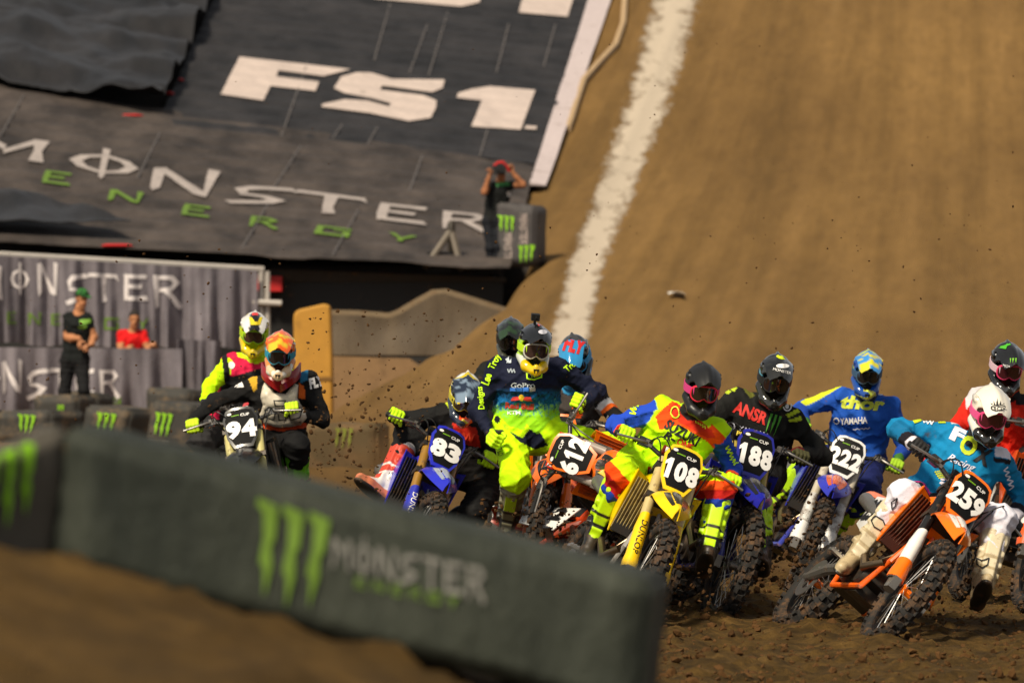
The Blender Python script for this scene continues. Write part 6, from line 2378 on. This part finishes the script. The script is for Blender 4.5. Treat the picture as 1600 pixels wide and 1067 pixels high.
def scatter(name, pts, sizes, label, material):
    mb = MB()
    for p, s in zip(pts, sizes):
        V, Fc = CL[RNG.integers(len(CL))]
        a = RNG.uniform(0, 6.28)
        b = RNG.uniform(0, 6.28)
        M = np.array(Matrix.Rotation(a, 3, 'Z') @ Matrix.Rotation(b, 3, 'X'))
        mb.add((V @ M.T) * s * RNG.uniform(.7, 1.3, 3) + p, Fc)
    o = link(name, mb.mesh(name, False), material)
    o['kind'] = 'stuff'
    o['label'] = label
    o['category'] = 'dirt'
    return o


clod_m = mat('clod_soil', (84, 58, 31), .95, vary=.35, spec=.15, bump=.5, bscale=50)
n = 9000
xs = RNG.uniform(-4, 4.4, n)
ds = 19.5 + 13 * RNG.uniform(0, 1, n) ** 1.4
zs = ground_z(xs, ds)
sz = .006 + .022 * RNG.uniform(0, 1, n) ** 5 + .004 * RNG.uniform(0, 1, n)
scatter('loose_clods', np.stack([xs, ds, zs + sz * .3], 1), sz, 'loose clods of soil strewn over the track', clod_m)
# soil thrown up by the wheels
pts, szs = [], []


def spray(n, px, py, dp, smin, smax, pw=2.4, gauss=False):
    smin, smax = smin * 1.5, smax * 1.35
    for _ in range(n):
        if gauss:
            x, y = RNG.normal(px[0], px[1]), RNG.normal(py[0], py[1])
        else:
            x, y = RNG.uniform(*px), RNG.uniform(*py)
        D = RNG.uniform(*dp)
        p = pix(x, y, D)
        if p[2] < gz(p[0], p[1]) + .02:
            continue
        pts.append(p)
        szs.append(smin + (smax - smin) * RNG.uniform() ** pw)


spray(150, (480, 720), (480, 660), (27, 32), .002, .009)
spray(300, (470, 690), (600, 850), (28, 33), .0025, .013)
spray(150, (585, 55), (730, 70), (28, 32), .003, .012, 2.4, True)
spray(120, (0, 480), (380, 700), (27, 34), .002, .008)
spray(160, (700, 1600), (330, 640), (26, 33), .002, .008)
spray(60, (200, 1600), (60, 400), (26, 33), .002, .006)
spray(260, (1230, 45), (880, 50), (26, 32), .003, .014, 2.4, True)
spray(200, (1180, 1330), (760, 960), (26, 31), .003, .016)
spray(160, (1480, 60), (960, 40), (24.5, 28), .003, .012, 2.4, True)
spray(120, (1420, 1600), (820, 1000), (26, 30), .003, .010)
spray(160, (740, 900), (780, 860), (27.5, 29.5), .003, .014)
spray(120, (1010, 1120), (880, 960), (25, 27), .003, .012)
scatter('flying_dirt', np.array(pts), szs, 'clods of soil thrown into the air by the wheels', mat('thrown_soil', (76, 53, 30), .95, vary=.35, spec=.15))


# ------------------------------------------------------------------ dust hanging behind the wheels
def dust_cloud(px, py, D, rx, ry, rz, dens, label, seed):
    c = pix(px, py, D)
    bm = bmesh.new()
    bmesh.ops.create_icosphere(bm, subdivisions=3, radius=1)
    me = bpy.data.meshes.new('dust_cloud')
    bm.to_mesh(me)
    bm.free()
    m = bpy.data.materials.new('dust')
    m.use_nodes = True
    nt = m.node_tree
    N, L = nt.nodes, nt.links
    N.remove(N['Principled BSDF'])
    pv = N.new('ShaderNodeVolumePrincipled')
    pv.inputs['Color'].default_value = (*lin((196, 150, 100)), 1)
    pv.inputs['Anisotropy'].default_value = .2
    tc = N.new('ShaderNodeTexCoord')
    ln = N.new('ShaderNodeVectorMath')
    ln.operation = 'LENGTH'
    L.new(tc.outputs['Object'], ln.inputs[0])
    fall = N.new('ShaderNodeMapRange')
    fall.inputs['From Min'].default_value = 1
    fall.inputs['From Max'].default_value = .1
    L.new(ln.outputs['Value'], fall.inputs['Value'])
    n = N.new('ShaderNodeTexNoise')
    n.inputs['Scale'].default_value = 2.6
    n.inputs['Detail'].default_value = 4
    L.new(tc.outputs['Object'], n.inputs['Vector'])
    nr = N.new('ShaderNodeMapRange')
    nr.inputs['From Min'].default_value = .38
    nr.inputs['From Max'].default_value = .70
    L.new(n.outputs['Fac'], nr.inputs['Value'])
    mu = N.new('ShaderNodeMath')
    mu.operation = 'MULTIPLY'
    L.new(fall.outputs[0], mu.inputs[0])
    L.new(nr.outputs[0], mu.inputs[1])
    m2 = N.new('ShaderNodeMath')
    m2.operation = 'MULTIPLY'
    m2.inputs[1].default_value = dens
    L.new(mu.outputs[0], m2.inputs[0])
    L.new(m2.outputs[0], pv.inputs['Density'])
    L.new(pv.outputs[0], N['Material Output'].inputs['Volume'])
    o = link('dust_cloud', me, m)
    o.location = c
    o.scale = (rx, ry, rz)
    o['kind'] = 'stuff'
    o['label'] = label
    o['category'] = 'dust'


dust_cloud(570, 770, 31.6, 1.1, 1.0, .75, 1.6, 'dust hanging left of the blue 83 bike', 1)
dust_cloud(1270, 850, 32.6, 1.5, 1.0, .6, 1.6, 'dust hanging behind the 222 and 259 bikes', 2)
